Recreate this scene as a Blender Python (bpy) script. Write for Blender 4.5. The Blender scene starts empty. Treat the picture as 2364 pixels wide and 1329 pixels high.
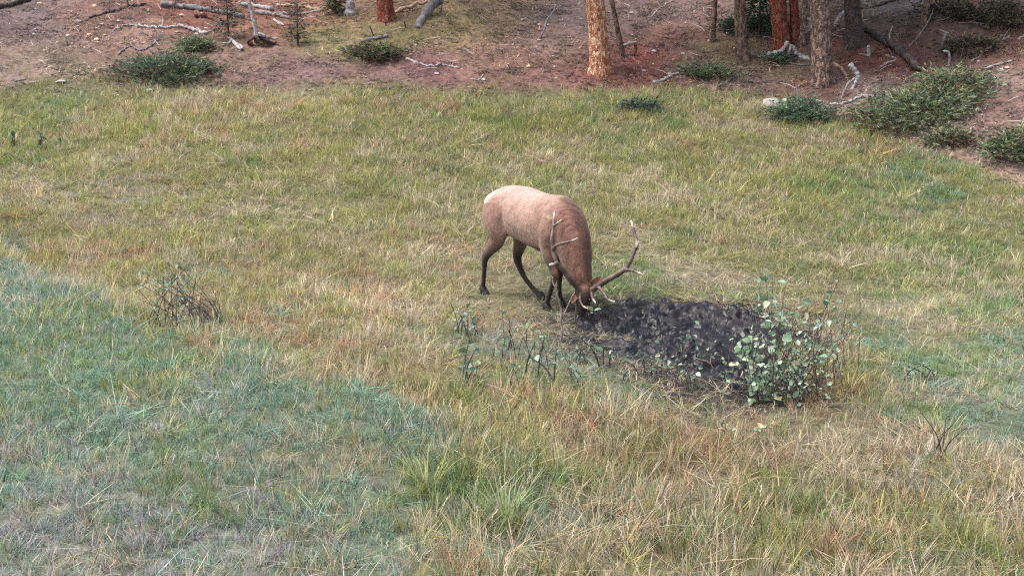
import bpy, bmesh, math, os
import numpy as np
from mathutils import Vector, Matrix

R = math.radians
scene = bpy.context.scene
rng = np.random.default_rng(7)

# ------------------------------------------------------------------ camera
CAMZ, PIT, HFOV = 3.0, R(12.5), R(50)
cam = bpy.data.cameras.new('camera')
cam.angle = HFOV
cam.sensor_fit = 'HORIZONTAL'
cam.clip_end = 500
camo = bpy.data.objects.new('camera', cam)
scene.collection.objects.link(camo)
camo.location = (0, 0, CAMZ)
camo.rotation_euler = (math.pi / 2 - PIT, 0, 0)
scene.camera = camo

# ------------------------------------------------------------------ light
SUN_EL, SUN_AZ = R(66), R(262)          # azimuth clockwise from +Y
world = bpy.data.worlds.new('World')
scene.world = world
world.use_nodes = True
wn, wl = world.node_tree.nodes, world.node_tree.links
sky = wn.new('ShaderNodeTexSky')
sky.sky_type = 'NISHITA'
sky.sun_disc = False
sky.sun_elevation = SUN_EL
sky.sun_rotation = SUN_AZ
sky.air_density = 1.0
sky.dust_density = 4.0
hs = wn.new('ShaderNodeHueSaturation')   # thin overcast: the sky is paler than a clear one
hs.inputs['Saturation'].default_value = 0.55
wl.new(sky.outputs[0], hs.inputs['Color'])
wl.new(hs.outputs[0], wn['Background'].inputs['Color'])
wn['Background'].inputs['Strength'].default_value = 0.15
sun = bpy.data.lights.new('sun', 'SUN')
sun.energy = 1.7
sun.angle = R(14)
sun.color = (1.0, 0.95, 0.88)
suno = bpy.data.objects.new('sun', sun)
scene.collection.objects.link(suno)
sd = Vector((math.sin(SUN_AZ) * math.cos(SUN_EL), math.cos(SUN_AZ) * math.cos(SUN_EL), math.sin(SUN_EL)))
suno.rotation_euler = sd.to_track_quat('Z', 'Y').to_euler()
suno.location = (0, 0, 30)
scene.view_settings.view_transform = 'Standard'
scene.view_settings.look = 'None'
scene.view_settings.exposure = 1.12
scene.view_settings.gamma = 1.0
scene.cycles.max_bounces = 3
scene.cycles.diffuse_bounces = 2
scene.cycles.transmission_bounces = 2
scene.cycles.glossy_bounces = 1
scene.cycles.use_light_tree = False
scene.cycles.adaptive_threshold = 0.02
scene.cycles.use_denoising = False
scene.cycles.filter_width = 1.15

# ------------------------------------------------------------------ helpers
def hash2(ix, iy, seed):
    n = (ix.astype(np.int64) * 374761393 + iy.astype(np.int64) * 668265263 + seed * 1442695041) & 0x7fffffff
    n = ((n ^ (n >> 13)) * 1274126177) & 0x7fffffff
    n = n ^ (n >> 16)
    return (n & 0xffff) / 65535.0

def vnoise(x, y, seed=0):
    x = np.asarray(x, float); y = np.asarray(y, float)
    ix, iy = np.floor(x), np.floor(y)
    fx, fy = x - ix, y - iy
    fx = fx * fx * (3 - 2 * fx); fy = fy * fy * (3 - 2 * fy)
    a = hash2(ix, iy, seed); b = hash2(ix + 1, iy, seed)
    c = hash2(ix, iy + 1, seed); d = hash2(ix + 1, iy + 1, seed)
    return (a * (1 - fx) + b * fx) * (1 - fy) + (c * (1 - fx) + d * fx) * fy

def fbm(x, y, seed=0, o=4):
    s = 0; a = 0.5; t = 0
    for k in range(o):
        s = s + a * vnoise(x * 2 ** k, y * 2 ** k, seed + k); t += a; a *= 0.5
    return s / t

def sstep(a, b, x):
    t = np.clip((x - a) / (b - a), 0, 1)
    return t * t * (3 - 2 * t)

# pixel of the 2364 x 1329 photograph -> ray; F = focal length in those pixels
F = 1182 / math.tan(HFOV / 2)
CP, SP = math.cos(PIT), math.sin(PIT)
def ray(px, py):
    u = (px - 1182) / F; v = -(py - 664.5) / F
    return np.array([u, CP + v * SP, -SP + v * CP])
def project(p):
    x, y, z = p[..., 0], p[..., 1], p[..., 2] - CAMZ
    d = y * CP - z * SP; v = y * SP + z * CP
    return 1182 + F * x / d, 664.5 - F * v / d, d

XE = np.array([-40, 3.0, 5.0, 6.2, 7.46, 8.6, 10, 12.5, 40.])
YE = np.array([23.6, 23.7, 23.2, 22.0, 20.5, 18.1, 14.0, 8.0, -20.])
def edge(x):                             # how far from the camera the meadow reaches
    return np.interp(x, XE, YE)
MUD_PX = [(1372, 745), (1400, 722), (1450, 708), (1520, 700), (1600, 702), (1690, 708), (1760, 722), (1800, 760),
          (1800, 830), (1760, 880), (1690, 895), (1630, 872), (1570, 835), (1500, 812), (1430, 800), (1385, 775)]
def base_h(x, y):
    p = 2.04 * np.clip((y - 13.2) / 10.3, 0, 1) ** 1.5
    p = p + 0.38 * np.clip(y - 23.5, 0, 12) + 0.30 * np.clip(y - 35.5, 0, 200)
    e = np.clip(y - edge(x), 0, 40)
    p = p + 0.10 * np.clip(e, 0, 9) * sstep(4.5, 7.5, x)
    return p
def gp0(px, py):
    d = ray(px, py); lo, hi = 3.0, 70.0
    ts = np.linspace(4, 80, 4000)
    P = np.array([0, 0, CAMZ])[None] + ts[:, None] * d[None]
    b = np.nonzero(P[:, 2] < base_h(P[:, 0], P[:, 1]))[0]
    return P[b[0]] if len(b) else P[-1]
MUD = np.array([gp0(*p)[:2] for p in MUD_PX])
def inpoly(x, y, poly):
    """signed distance to a polygon, negative inside"""
    x = np.asarray(x, float); y = np.asarray(y, float)
    ins = np.zeros(x.shape, bool); dm = np.full(x.shape, 1e9)
    n = len(poly)
    for i in range(n):
        ax, ay = poly[i]; bx, by = poly[(i + 1) % n]
        cond = ((ay > y) != (by > y)) & (x < (bx - ax) * (y - ay) / (by - ay + 1e-12) + ax)
        ins ^= cond
        ex, ey = bx - ax, by - ay
        t = np.clip(((x - ax) * ex + (y - ay) * ey) / (ex * ex + ey * ey), 0, 1)
        dm = np.minimum(dm, np.hypot(x - ax - t * ex, y - ay - t * ey))
    return np.where(ins, -dm, dm)
def mud_d(x, y):
    return inpoly(x, y, MUD) + 0.55 * (fbm(x * 1.7, y * 1.7, 31) - 0.5) * 2 + .34 * (fbm(x * 6, y * 6, 33, 3) - .5) * 2
BK0, BK1 = gp0(0, 610)[:2], gp0(1010, 1010)[:2]
BKN = np.array([BK1[1] - BK0[1], -(BK1[0] - BK0[0])]); BKN = BKN / np.linalg.norm(BKN)
def h(x, y):
    x = np.asarray(x, float); y = np.asarray(y, float)
    p = base_h(x, y)
    bd = (x - BK0[0]) * BKN[0] + (y - BK0[1]) * BKN[1] + .5 * (fbm(x * .8, y * .8, 13) - .5)
    p = p + .22 * sstep(-.45, .35, bd) * sstep(1.6, -.2, x) - .07 * np.exp(-((bd + .55) / .4) ** 2) * sstep(1.6, -.2, x)
    hill = sstep(-1.0, 2.5, y - edge(x))
    p = p + (0.10 * (fbm(x * .28, y * .28, 3) - .5) + 0.03 * (fbm(x * 1.6, y * 1.6, 5) - .5)) * sstep(13.2, 16, y)
    p = p + hill * (0.5 * (fbm(x * .33, y * .33, 9) - .5) + 0.16 * (fbm(x * 1.5, y * 1.5, 11) - .5))
    m = sstep(0.15, -0.35, mud_d(x, y))
    return p - 0.10 * m
def gp(px, py):
    d = ray(px, py)
    ts = np.linspace(4, 60, 1400)
    P = np.array([0, 0, CAMZ])[None] + ts[:, None] * d[None]
    b = np.nonzero(P[:, 2] < h(P[:, 0], P[:, 1]))[0]
    if not len(b): return P[-1]
    i = max(b[0], 1); a, c = ts[i - 1], ts[i]
    tt = np.linspace(a, c, 30)
    P = np.array([0, 0, CAMZ])[None] + tt[:, None] * d[None]
    b = np.nonzero(P[:, 2] < h(P[:, 0], P[:, 1]))[0]
    return P[b[0]] if len(b) else P[-1]
def pY(px, py, Y):                       # the point of that ray at depth Y
    d = ray(px, py)
    return np.array([0, 0, CAMZ]) + d * (Y / d[1])
def gh(x, y): return float(h(np.array([x]), np.array([y]))[0])

def link(o, parent=None):
    scene.collection.objects.link(o)
    if parent is not None: o.parent = parent
    return o
def mesh_obj(name, V, Fc, mat, parent=None, smooth=True, colors=None, cname='Col'):
    me = bpy.data.meshes.new(name)
    V = np.asarray(V, float)
    if isinstance(Fc, np.ndarray):
        k = Fc.shape[1]
        me.vertices.add(len(V)); me.vertices.foreach_set('co', V.ravel())
        me.loops.add(Fc.size); me.loops.foreach_set('vertex_index', Fc.ravel().astype(np.int32))
        me.polygons.add(len(Fc))
        me.polygons.foreach_set('loop_start', np.arange(0, Fc.size, k, dtype=np.int32))
        me.update(calc_edges=True)
    else:
        me.from_pydata([tuple(v) for v in V], [], Fc); me.update()
    if smooth: me.polygons.foreach_set('use_smooth', np.ones(len(me.polygons), bool))
    if colors is not None:
        at = me.attributes.new(cname, 'FLOAT_COLOR', 'POINT')
        c = np.ones((len(V), 4), np.float32); c[:, :3] = colors
        at.data.foreach_set('color', c.ravel())
    if mat is not None: me.materials.append(mat)
    return link(bpy.data.objects.new(name, me), parent)
def tag(o, label, cat=None, group=None, kind=None):
    if label: o['label'] = label
    if cat: o['category'] = cat
    if group: o['group'] = group
    if kind: o['kind'] = kind
    return o
def thing(name, loc, label, cat, group=None):
    o = bpy.data.objects.new(name, None); o.empty_display_size = 0.1
    o.location = tuple(loc); link(o)
    return tag(o, label, cat, group)

# ------------------------------------------------------------------ materials
def newmat(name):
    m = bpy.data.materials.new(name); m.use_nodes = True
    return m, m.node_tree.nodes, m.node_tree.links, m.node_tree.nodes['Principled BSDF']
def noise_node(n, l, scale, detail=4, coord='Object', stretch=None, rough=.55):
    tc = n.new('ShaderNodeTexCoord'); t = n.new('ShaderNodeTexNoise')
    t.inputs['Scale'].default_value = scale; t.inputs['Detail'].default_value = detail
    t.inputs['Roughness'].default_value = rough
    src = tc.outputs[coord]
    if stretch:
        mp = n.new('ShaderNodeMapping'); mp.inputs['Scale'].default_value = stretch
        l.new(src, mp.inputs[0]); src = mp.outputs[0]
    l.new(src, t.inputs['Vector'])
    return t
def ramp(n, l, src, stops):
    r = n.new('ShaderNodeValToRGB'); e = r.color_ramp.elements
    while len(e) < len(stops): e.new(0.5)
    for q, (p, c) in zip(e, stops):
        q.position = p; q.color = (*c, 1)
    l.new(src, r.inputs[0]); return r
def mixc(n, l, a, b, fac, mode='MIX'):
    m = n.new('ShaderNodeMix'); m.data_type = 'RGBA'; m.blend_type = mode
    for s, v in ((m.inputs[0], fac), (m.inputs[6], a), (m.inputs[7], b)):
        if hasattr(v, 'is_output'): l.new(v, s)
        elif isinstance(v, (int, float)): s.default_value = v
        else: s.default_value = (*v, 1)
    return m.outputs[2]
def bumpn(n, l, src, strength, dist=.02):
    b = n.new('ShaderNodeBump'); b.inputs['Strength'].default_value = strength
    b.inputs['Distance'].default_value = dist
    l.new(src, b.inputs['Height']); return b.outputs[0]

def attr_mat(name, attr='Col', rough=.9, nscale=14, lo=.65, hi=1.35, bump=.5, bdist=.02, spec=.2, coord='Object'):
    m, n, l, b = newmat(name)
    a = n.new('ShaderNodeAttribute'); a.attribute_name = attr
    t = noise_node(n, l, nscale, 5, coord)
    r = ramp(n, l, t.outputs[0], [(.28, (lo,) * 3), (.72, (hi,) * 3)])
    l.new(mixc(n, l, a.outputs['Color'], r.outputs[0], 1.0, 'MULTIPLY'), b.inputs['Base Color'])
    b.inputs['Roughness'].default_value = rough
    b.inputs['Specular IOR Level'].default_value = spec
    l.new(bumpn(n, l, t.outputs[0], bump, bdist), b.inputs['Normal'])
    return m

def wood_mat(name, ca, cb, cc, scale=9, rough=.85, stretch=(1, 1, 1)):
    """weathered wood or bark of three tones"""
    m, n, l, b = newmat(name)
    t = noise_node(n, l, scale, 6, 'Object', stretch, .65)
    r = ramp(n, l, t.outputs[0], [(.30, ca), (.5, cb), (.68, cc)])
    t2 = noise_node(n, l, scale * 5, 3, 'Object', stretch)
    r2 = ramp(n, l, t2.outputs[0], [(.3, (.6,) * 3), (.7, (1.25,) * 3)])
    l.new(mixc(n, l, r.outputs[0], r2.outputs[0], .8, 'MULTIPLY'), b.inputs['Base Color'])
    b.inputs['Roughness'].default_value = rough
    b.inputs['Specular IOR Level'].default_value = .2
    l.new(bumpn(n, l, t2.outputs[0], .6, .015), b.inputs['Normal'])
    return m

def bark_mat(name, plate, furrow, pale, pale_amt=.5, vs=7.0):
    """plated bark: pale flakes between dark furrows, stretched along the trunk"""
    m, n, l, b = newmat(name)
    tc = n.new('ShaderNodeTexCoord'); mp = n.new('ShaderNodeMapping')
    mp.inputs['Scale'].default_value = (1, 1, .22)
    wob = noise_node(n, l, 9, 4)
    add = n.new('ShaderNodeVectorMath'); add.operation = 'MULTIPLY_ADD'
    add.inputs[1].default_value = (.34, .34, .34)
    l.new(wob.outputs['Color'], add.inputs[0]); l.new(tc.outputs['Object'], add.inputs[2])
    l.new(add.outputs[0], mp.inputs[0])
    v = n.new('ShaderNodeTexVoronoi'); v.feature = 'DISTANCE_TO_EDGE'; v.inputs['Scale'].default_value = vs
    l.new(mp.outputs[0], v.inputs['Vector'])
    r = ramp(n, l, v.outputs['Distance'], [(.01, furrow), (.14, plate), (.6, plate)])
    t = noise_node(n, l, 16, 5, 'Object', (1, 1, .5))
    pr = ramp(n, l, t.outputs[0], [(.5, (0,) * 3), (.62, (pale_amt,) * 3)])
    c1 = mixc(n, l, r.outputs[0], pale, pr.outputs[0])
    t2 = noise_node(n, l, 60, 3)
    r2 = ramp(n, l, t2.outputs[0], [(.3, (.7,) * 3), (.7, (1.25,) * 3)])
    l.new(mixc(n, l, c1, r2.outputs[0], 1.0, 'MULTIPLY'), b.inputs['Base Color'])
    b.inputs['Roughness'].default_value = .9; b.inputs['Specular IOR Level'].default_value = .15
    l.new(bumpn(n, l, v.outputs['Distance'], .8, .05), b.inputs['Normal'])
    return m

def leafy_mat(name, attr, atype='INSTANCER', trans=.35, rough=.6, vary=True):
    """thin blades and leaves: colour attribute of the clump x the blade's own tone, some light passing through"""
    m, n, l, b = newmat(name)
    a = n.new('ShaderNodeAttribute'); a.attribute_name = attr; a.attribute_type = atype
    col = a.outputs['Color']
    if vary:
        v = n.new('ShaderNodeAttribute'); v.attribute_name = 'blade'; v.attribute_type = 'GEOMETRY'
        col = mixc(n, l, col, v.outputs['Color'], 1.0, 'MULTIPLY')
    d = n.new('ShaderNodeBsdfDiffuse'); t = n.new('ShaderNodeBsdfTranslucent')
    g = n.new('ShaderNodeBsdfGlossy'); g.inputs['Roughness'].default_value = rough
    l.new(col, d.inputs[0]); l.new(col, t.inputs[0]); g.inputs[0].default_value = (.6, .6, .6, 1)
    mx = n.new('ShaderNodeMixShader'); mx.inputs[0].default_value = trans
    l.new(d.outputs[0], mx.inputs[1]); l.new(t.outputs[0], mx.inputs[2])
    m2 = n.new('ShaderNodeMixShader'); m2.inputs[0].default_value = .04
    l.new(mx.outputs[0], m2.inputs[1]); l.new(g.outputs[0], m2.inputs[2])
    l.new(m2.outputs[0], n['Material Output'].inputs['Surface'])
    return m

# ------------------------------------------------------------------ the ground
def idw(px, py, pts, vals, ys=1.7, power=3.0):
    """blend control values given at pixels"""
    P = np.array(pts, float); Vv = np.array(vals, float)
    out = np.zeros((len(px), Vv.shape[1])); wt = np.zeros(len(px))
    for (cx, cy), v in zip(P, Vv):
        w = 1.0 / (((px - cx) ** 2 + ((py - cy) * ys) ** 2) / 1e4 + .15) ** (power / 2 + .5)
        out += w[:, None] * v[None]; wt += w
    return out / wt[:, None]

# colour of the bare hillside at places of the photograph (linear albedo)
HILL = [
    (60, 50, (.135, .115, .125)), (60, 130, (.17, .145, .13)), (250, 40, (.17, .115, .105)), (320, 90, (.18, .135, .12)),
    (150, 175, (.17, .155, .12)), (430, 150, (.15, .13, .10)), (440, 25, (.17, .085, .075)), (620, 45, (.19, .10, .085)),
    (560, 150, (.17, .13, .12)), (700, 180, (.155, .11, .12)), (600, 200, (.16, .115, .125)), (750, 85, (.15, .16, .075)), (720, 40, (.18, .10, .08)),
    (900, 30, (.16, .12, .085)), (930, 70, (.17, .17, .08)), (1060, 60, (.20, .18, .095)), (980, 150, (.16, .095, .10)), (1150, 30, (.17, .14, .10)),
    (900, 190, (.15, .10, .11)), (1150, 130, (.17, .115, .095)), (1200, 180, (.15, .095, .09)), (1270, 90, (.15, .115, .105)), (1320, 40, (.115, .10, .11)),
    (1450, 50, (.125, .10, .105)), (1480, 140, (.15, .055, .05)), (1420, 180, (.155, .07, .065)), (1560, 90, (.15, .09, .085)), (1600, 30, (.13, .10, .10)),
    (1600, 160, (.14, .09, .08)), (1680, 120, (.13, .11, .07)), (1720, 200, (.13, .105, .095)), (1830, 150, (.12, .10, .075)), (1900, 215, (.14, .085, .075)),
    (1960, 130, (.13, .06, .05)), (2050, 140, (.135, .06, .05)), (2060, 15, (.12, .12, .13)), (2040, 50, (.10, .08, .075)), (2160, 70, (.085, .06, .052)),
    (2260, 40, (.085, .07, .062)), (2300, 110, (.12, .065, .055)), (1990, 215, (.19, .16, .155)), (2310, 190, (.20, .165, .155)), (2290, 250, (.17, .125, .115)),
    (2230, 300, (.20, .16, .15)), (2200, 350, (.23, .185, .17)), (2330, 400, (.22, .18, .165)), (2330, 430, (.22, .18, .16)), (2100, 320, (.20, .165, .14)), (1800, 40, (.08, .085, .06)),
]
def hill_color(P):
    x, y = P[:, 0], P[:, 1]
    q = P.copy()
    q[:, 0] += .9 * (fbm(x * .9, y * .9, 41) - .5); q[:, 1] += .9 * (fbm(x * .9, y * .9, 47) - .5)
    px, py, d = project(q)
    px = np.where(d > 1, px, 1182); py = np.where(d > 1, py, 700)
    px = np.clip(px, -200, 2560); py = np.clip(py, -60, 460)
    c = idw(px, py, [q[:2] for q in HILL], [q[2] for q in HILL])
    g = c @ np.array([.3, .55, .15])
    return (c * .8 + (g[:, None] * np.array([1.1, .98, .95])[None]) * .2) * .80 * np.array([1.14, .95, .86])[None]

# kinds of grass: green, yellow-green, straw, rust, blue-green, grey dead
KIND = np.array([(.18, .28, .095), (.35, .355, .14), (.51, .455, .325), (.46, .315, .20), (.195, .335, .245), (.37, .365, .40)])
# where each kind grows: pixel, weights (G, Y, S, R, B, V), height, flattened share
ZONES = [
    (0, 230, (.3, .6, .1, 0, 0, 0), .9, .1), (150, 215, (.5, .3, .1, 0, .1, 0), .8, .1), (300, 270, (.1, .45, .3, .15, 0, 0), 1, .1), (600, 260, (0, .4, .35, .25, 0, 0), 1, .1),
    (900, 250, (.05, .5, .25, .2, 0, 0), 1, .1), (1200, 250, (.2, .6, .1, .1, 0, 0), 1, .05), (1500, 260, (.2, .5, .25, .05, 0, 0), .9, .1),
    (1750, 290, (.05, .35, .45, .15, 0, 0), .8, .2), (2000, 340, (.1, .6, .15, .15, 0, 0), .9, .1), (2000, 410, (.45, .4, .1, .05, 0, 0), .9, .1),
    (2130, 410, (.55, .15, .1, 0, .2, 0), .8, .1), (2300, 480, (.15, .45, .35, .05, 0, 0), .7, .2), (200, 380, (.15, .5, .3, .05, 0, 0), .9, .1),
    (200, 450, (.05, .3, .5, .05, 0, .1), .7, .5), (550, 400, (.15, .6, .2, .05, 0, 0), 1, .1), (450, 470, (.05, .3, .55, .05, 0, .05), .7, .6),
    (700, 470, (.1, .4, .45, .05, 0, 0), .7, .5), (100, 560, (.05, .45, .2, .3, 0, 0), 1, .1), (350, 560, (.05, .5, .2, .25, 0, 0), 1, .1),
    (750, 340, (.05, .55, .3, .1, 0, 0), .9, .2), (900, 420, (.1, .55, .3, .05, 0, 0), .9, .1), (900, 600, (0, .35, .4, .25, 0, 0), .9, .2),
    (1000, 480, (.05, .5, .4, .05, 0, 0), .9, .2), (1600, 380, (.1, .5, .2, .2, 0, 0), 1, .1), (1450, 470, (.05, .5, .4, .05, 0, 0), .9, .2),
    (1500, 590, (.05, .3, .6, .05, 0, 0), .6, .6), (1430, 650, (.6, .1, .2, 0, .1, 0), .7, .2), (1700, 520, (.05, .5, .4, .05, 0, 0), .8, .3),
    (1600, 660, (.05, .2, .65, .05, 0, .05), .6, .8), (2000, 550, (.25, .45, .3, 0, 0, 0), .8, .2), (2250, 600, (.25, .55, .2, 0, 0, 0), .8, .2),
    (2200, 700, (.2, .25, .5, 0, .05, 0), .7, .4), (1900, 680, (.1, .3, .5, .1, 0, 0), .7, .5), (2150, 840, (.3, .05, .2, 0, .45, 0), .6, .3),
    (2320, 930, (.1, .1, .4, 0, .35, .05), .6, .4), (600, 700, (0, .3, .3, .4, 0, 0), 1, .1), (800, 760, (0, .25, .35, .4, 0, 0), 1, .2),
    (950, 850, (.05, .25, .35, .35, 0, 0), .9, .3), (700, 600, (0, .45, .3, .25, 0, 0), .9, .2), (1020, 680, (0, .35, .4, .25, 0, 0), .8, .3),
    (1150, 720, (.05, .25, .5, .2, 0, 0), .5, .6), (50, 660, (0, .05, .25, 0, .45, .25), .7, .3), (100, 760, (.1, .2, .15, 0, .5, .05), .8, .2), (330, 720, (.05, .45, .2, .2, .1, 0), .8, .2),
    (200, 850, (.15, .1, .1, 0, .6, .05), .8, .2), (400, 850, (.15, .15, .1, .05, .5, .05), .8, .2), (500, 910, (.1, .05, .2, 0, .4, .25), .7, .2),
    (700, 880, (.1, .1, .3, .05, .45, 0), .7, .3), (200, 960, (.1, .05, .15, 0, .65, .05), .7, .2), (500, 1010, (.1, .1, .35, 0, .4, .05), .8, .2),
    (150, 1110, (.05, .05, .15, 0, .45, .3), .8, .15), (300, 1210, (.05, .05, .25, 0, .2, .45), .7, .2), (50, 1290, (.05, 0, .2, 0, .25, .5), .7, .2), (700, 1060, (.1, .1, .4, .05, .35, 0), .85, .2),
    (650, 1200, (.05, .1, .4, 0, .3, .15), .8, .2), (900, 1000, (.15, .05, .15, 0, .6, .05), .8, .15), (880, 1160, (.1, .1, .4, 0, .35, .05), .8, .2),
    (1100, 830, (.1, .1, .4, .05, .25, .1), .6, .5), (1250, 870, (.15, .1, .5, .05, .1, .1), .6, .5), (1450, 880, (.15, .1, .55, .05, .1, .05), .6, .6), (1050, 950, (.05, .45, .15, .35, 0, 0), 1.1, .1),
    (1250, 970, (.05, .4, .2, .35, 0, 0), 1.2, .1), (1100, 1130, (.25, .45, .25, .05, 0, 0), 1.2, .1), (1200, 1180, (.35, .2, .35, 0, .1, 0), 1.1, .2),
    (1400, 1050, (.05, .2, .35, .4, 0, 0), 1.1, .2), (1560, 1080, (0, .1, .45, .45, 0, 0), 1, .3), (1600, 960, (.05, .05, .6, .2, 0, .1), .8, .4),
    (1800, 1050, (.05, .15, .45, .35, 0, 0), 1, .3), (2000, 1060, (.05, .1, .6, .2, 0, .05), 1, .3), (1900, 1200, (.15, .4, .35, .1, 0, 0), 1.1, .2),
    (2200, 1090, (.05, .2, .55, .05, .05, .1), .9, .3), (2300, 1200, (.15, .4, .4, .05, 0, 0), 1, .2), (1500, 1200, (.1, .3, .4, .2, 0, 0), 1.1, .2),
    (1300, 1240, (.1, .2, .5, .05, .15, 0), 1, .3), (1920, 880, (.05, .4, .15, .4, 0, 0), .9, .1), (1700, 1240, (.15, .3, .45, .1, 0, 0), 1.1, .2), (2050, 760, (.15, .15, .6, .05, .05, 0), .6, .5),
    (0, 700, (.05, .05, .15, 0, .6, .15), .8, .15), (250, 790, (.1, .1, .1, 0, .65, .05), .8, .1), (450, 800, (.1, .1, .1, .05, .65, 0), .8, .1), (600, 860, (.1, .05, .15, 0, .65, .05), .8, .15),
    (800, 920, (.1, .05, .15, .05, .65, 0), .8, .15), (50, 900, (.1, .05, .1, 0, .7, .05), .8, .1), (330, 1050, (.1, .05, .15, 0, .6, .1), .8, .1), (50, 1050, (.05, .05, .1, 0, .6, .2), .8, .1),
    (950, 1080, (.15, .1, .25, 0, .5, 0), .8, .15), (450, 1130, (.1, .05, .25, 0, .4, .2), .8, .15), (800, 1240, (.1, .1, .35, 0, .35, .1), .8, .2), (500, 1280, (.05, .05, .25, 0, .3, .35), .7, .2),
    (520, 750, (0, .35, .25, .35, .05, 0), 1, .1), (760, 830, (0, .25, .3, .4, .05, 0), 1, .15), (180, 610, (0, .5, .2, .3, 0, 0), 1, .1), (980, 920, (.05, .35, .25, .35, 0, 0), 1, .1),
]
def zone(P):
    q = P.copy(); x, y = P[:, 0], P[:, 1]
    sc = .25 + .05 * np.clip(y, 0, 30)
    q[:, 0] += sc * 1.6 * (fbm(x * 1.1, y * 1.1, 141) - .5); q[:, 1] += sc * 2.6 * (fbm(x * 1.1, y * 1.1, 147) - .5)
    px, py, d = project(q)
    px = np.clip(px, -250, 2600); py = np.clip(py, 150, 1450)
    v = idw(px, py, [c[:2] for c in ZONES], [(*c[2], c[3], c[4]) for c in ZONES])
    return v[:, :6], v[:, 6], v[:, 7]

def build_ground():
    xs = np.concatenate([np.linspace(-90, -16, 26)[:-1], np.linspace(-16, 16, 230), np.linspace(16, 90, 26)[1:]])
    ys = np.concatenate([np.linspace(-30, 3.5, 16)[:-1], np.linspace(3.5, 35, 240), np.linspace(35, 130, 40)[1:]])
    X, Y = np.meshgrid(xs, ys)
    x, y = X.ravel(), Y.ravel()
    V = np.stack([x, y, h(x, y)], 1)
    nx, ny = len(xs), len(ys)
    i = np.arange(nx * ny).reshape(ny, nx)
    Fq = np.stack([i[:-1, :-1], i[:-1, 1:], i[1:, 1:], i[1:, :-1]], -1).reshape(-1, 4)
    hill = sstep(-.5, .5, y - edge(x) + 1.2 * (fbm(x * .8, y * .8, 21) - .5))
    W6, _, _ = zone(V)
    soil = (np.array([.075, .063, .043])[None] * .55 + (W6 * np.array([1, 1, 1, 1, 1.7, 1.5])) @ KIND * .17) * (.65 + .7 * fbm(x * 2, y * 2, 23))[:, None]
    hc = hill_color(V) * (.55 + .9 * fbm(x * 2.3, y * 2.3, 25, 5))[:, None]
    col = soil * (1 - hill)[:, None] + hc * hill[:, None]
    m = sstep(1.1, .2, mud_d(x, y))[:, None]
    col = col * (1 - m) + np.array([.022, .018, .02])[None] * m
    mat = attr_mat('soil_and_needle_duff', 'Col', .95, 9, .55, 1.5, .9, .05, .1)
    g = mesh_obj('ground', V, Fq, mat, colors=col)
    tag(g, 'meadow soil rising into a bare needle-covered hillside', kind='structure')
build_ground()

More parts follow.
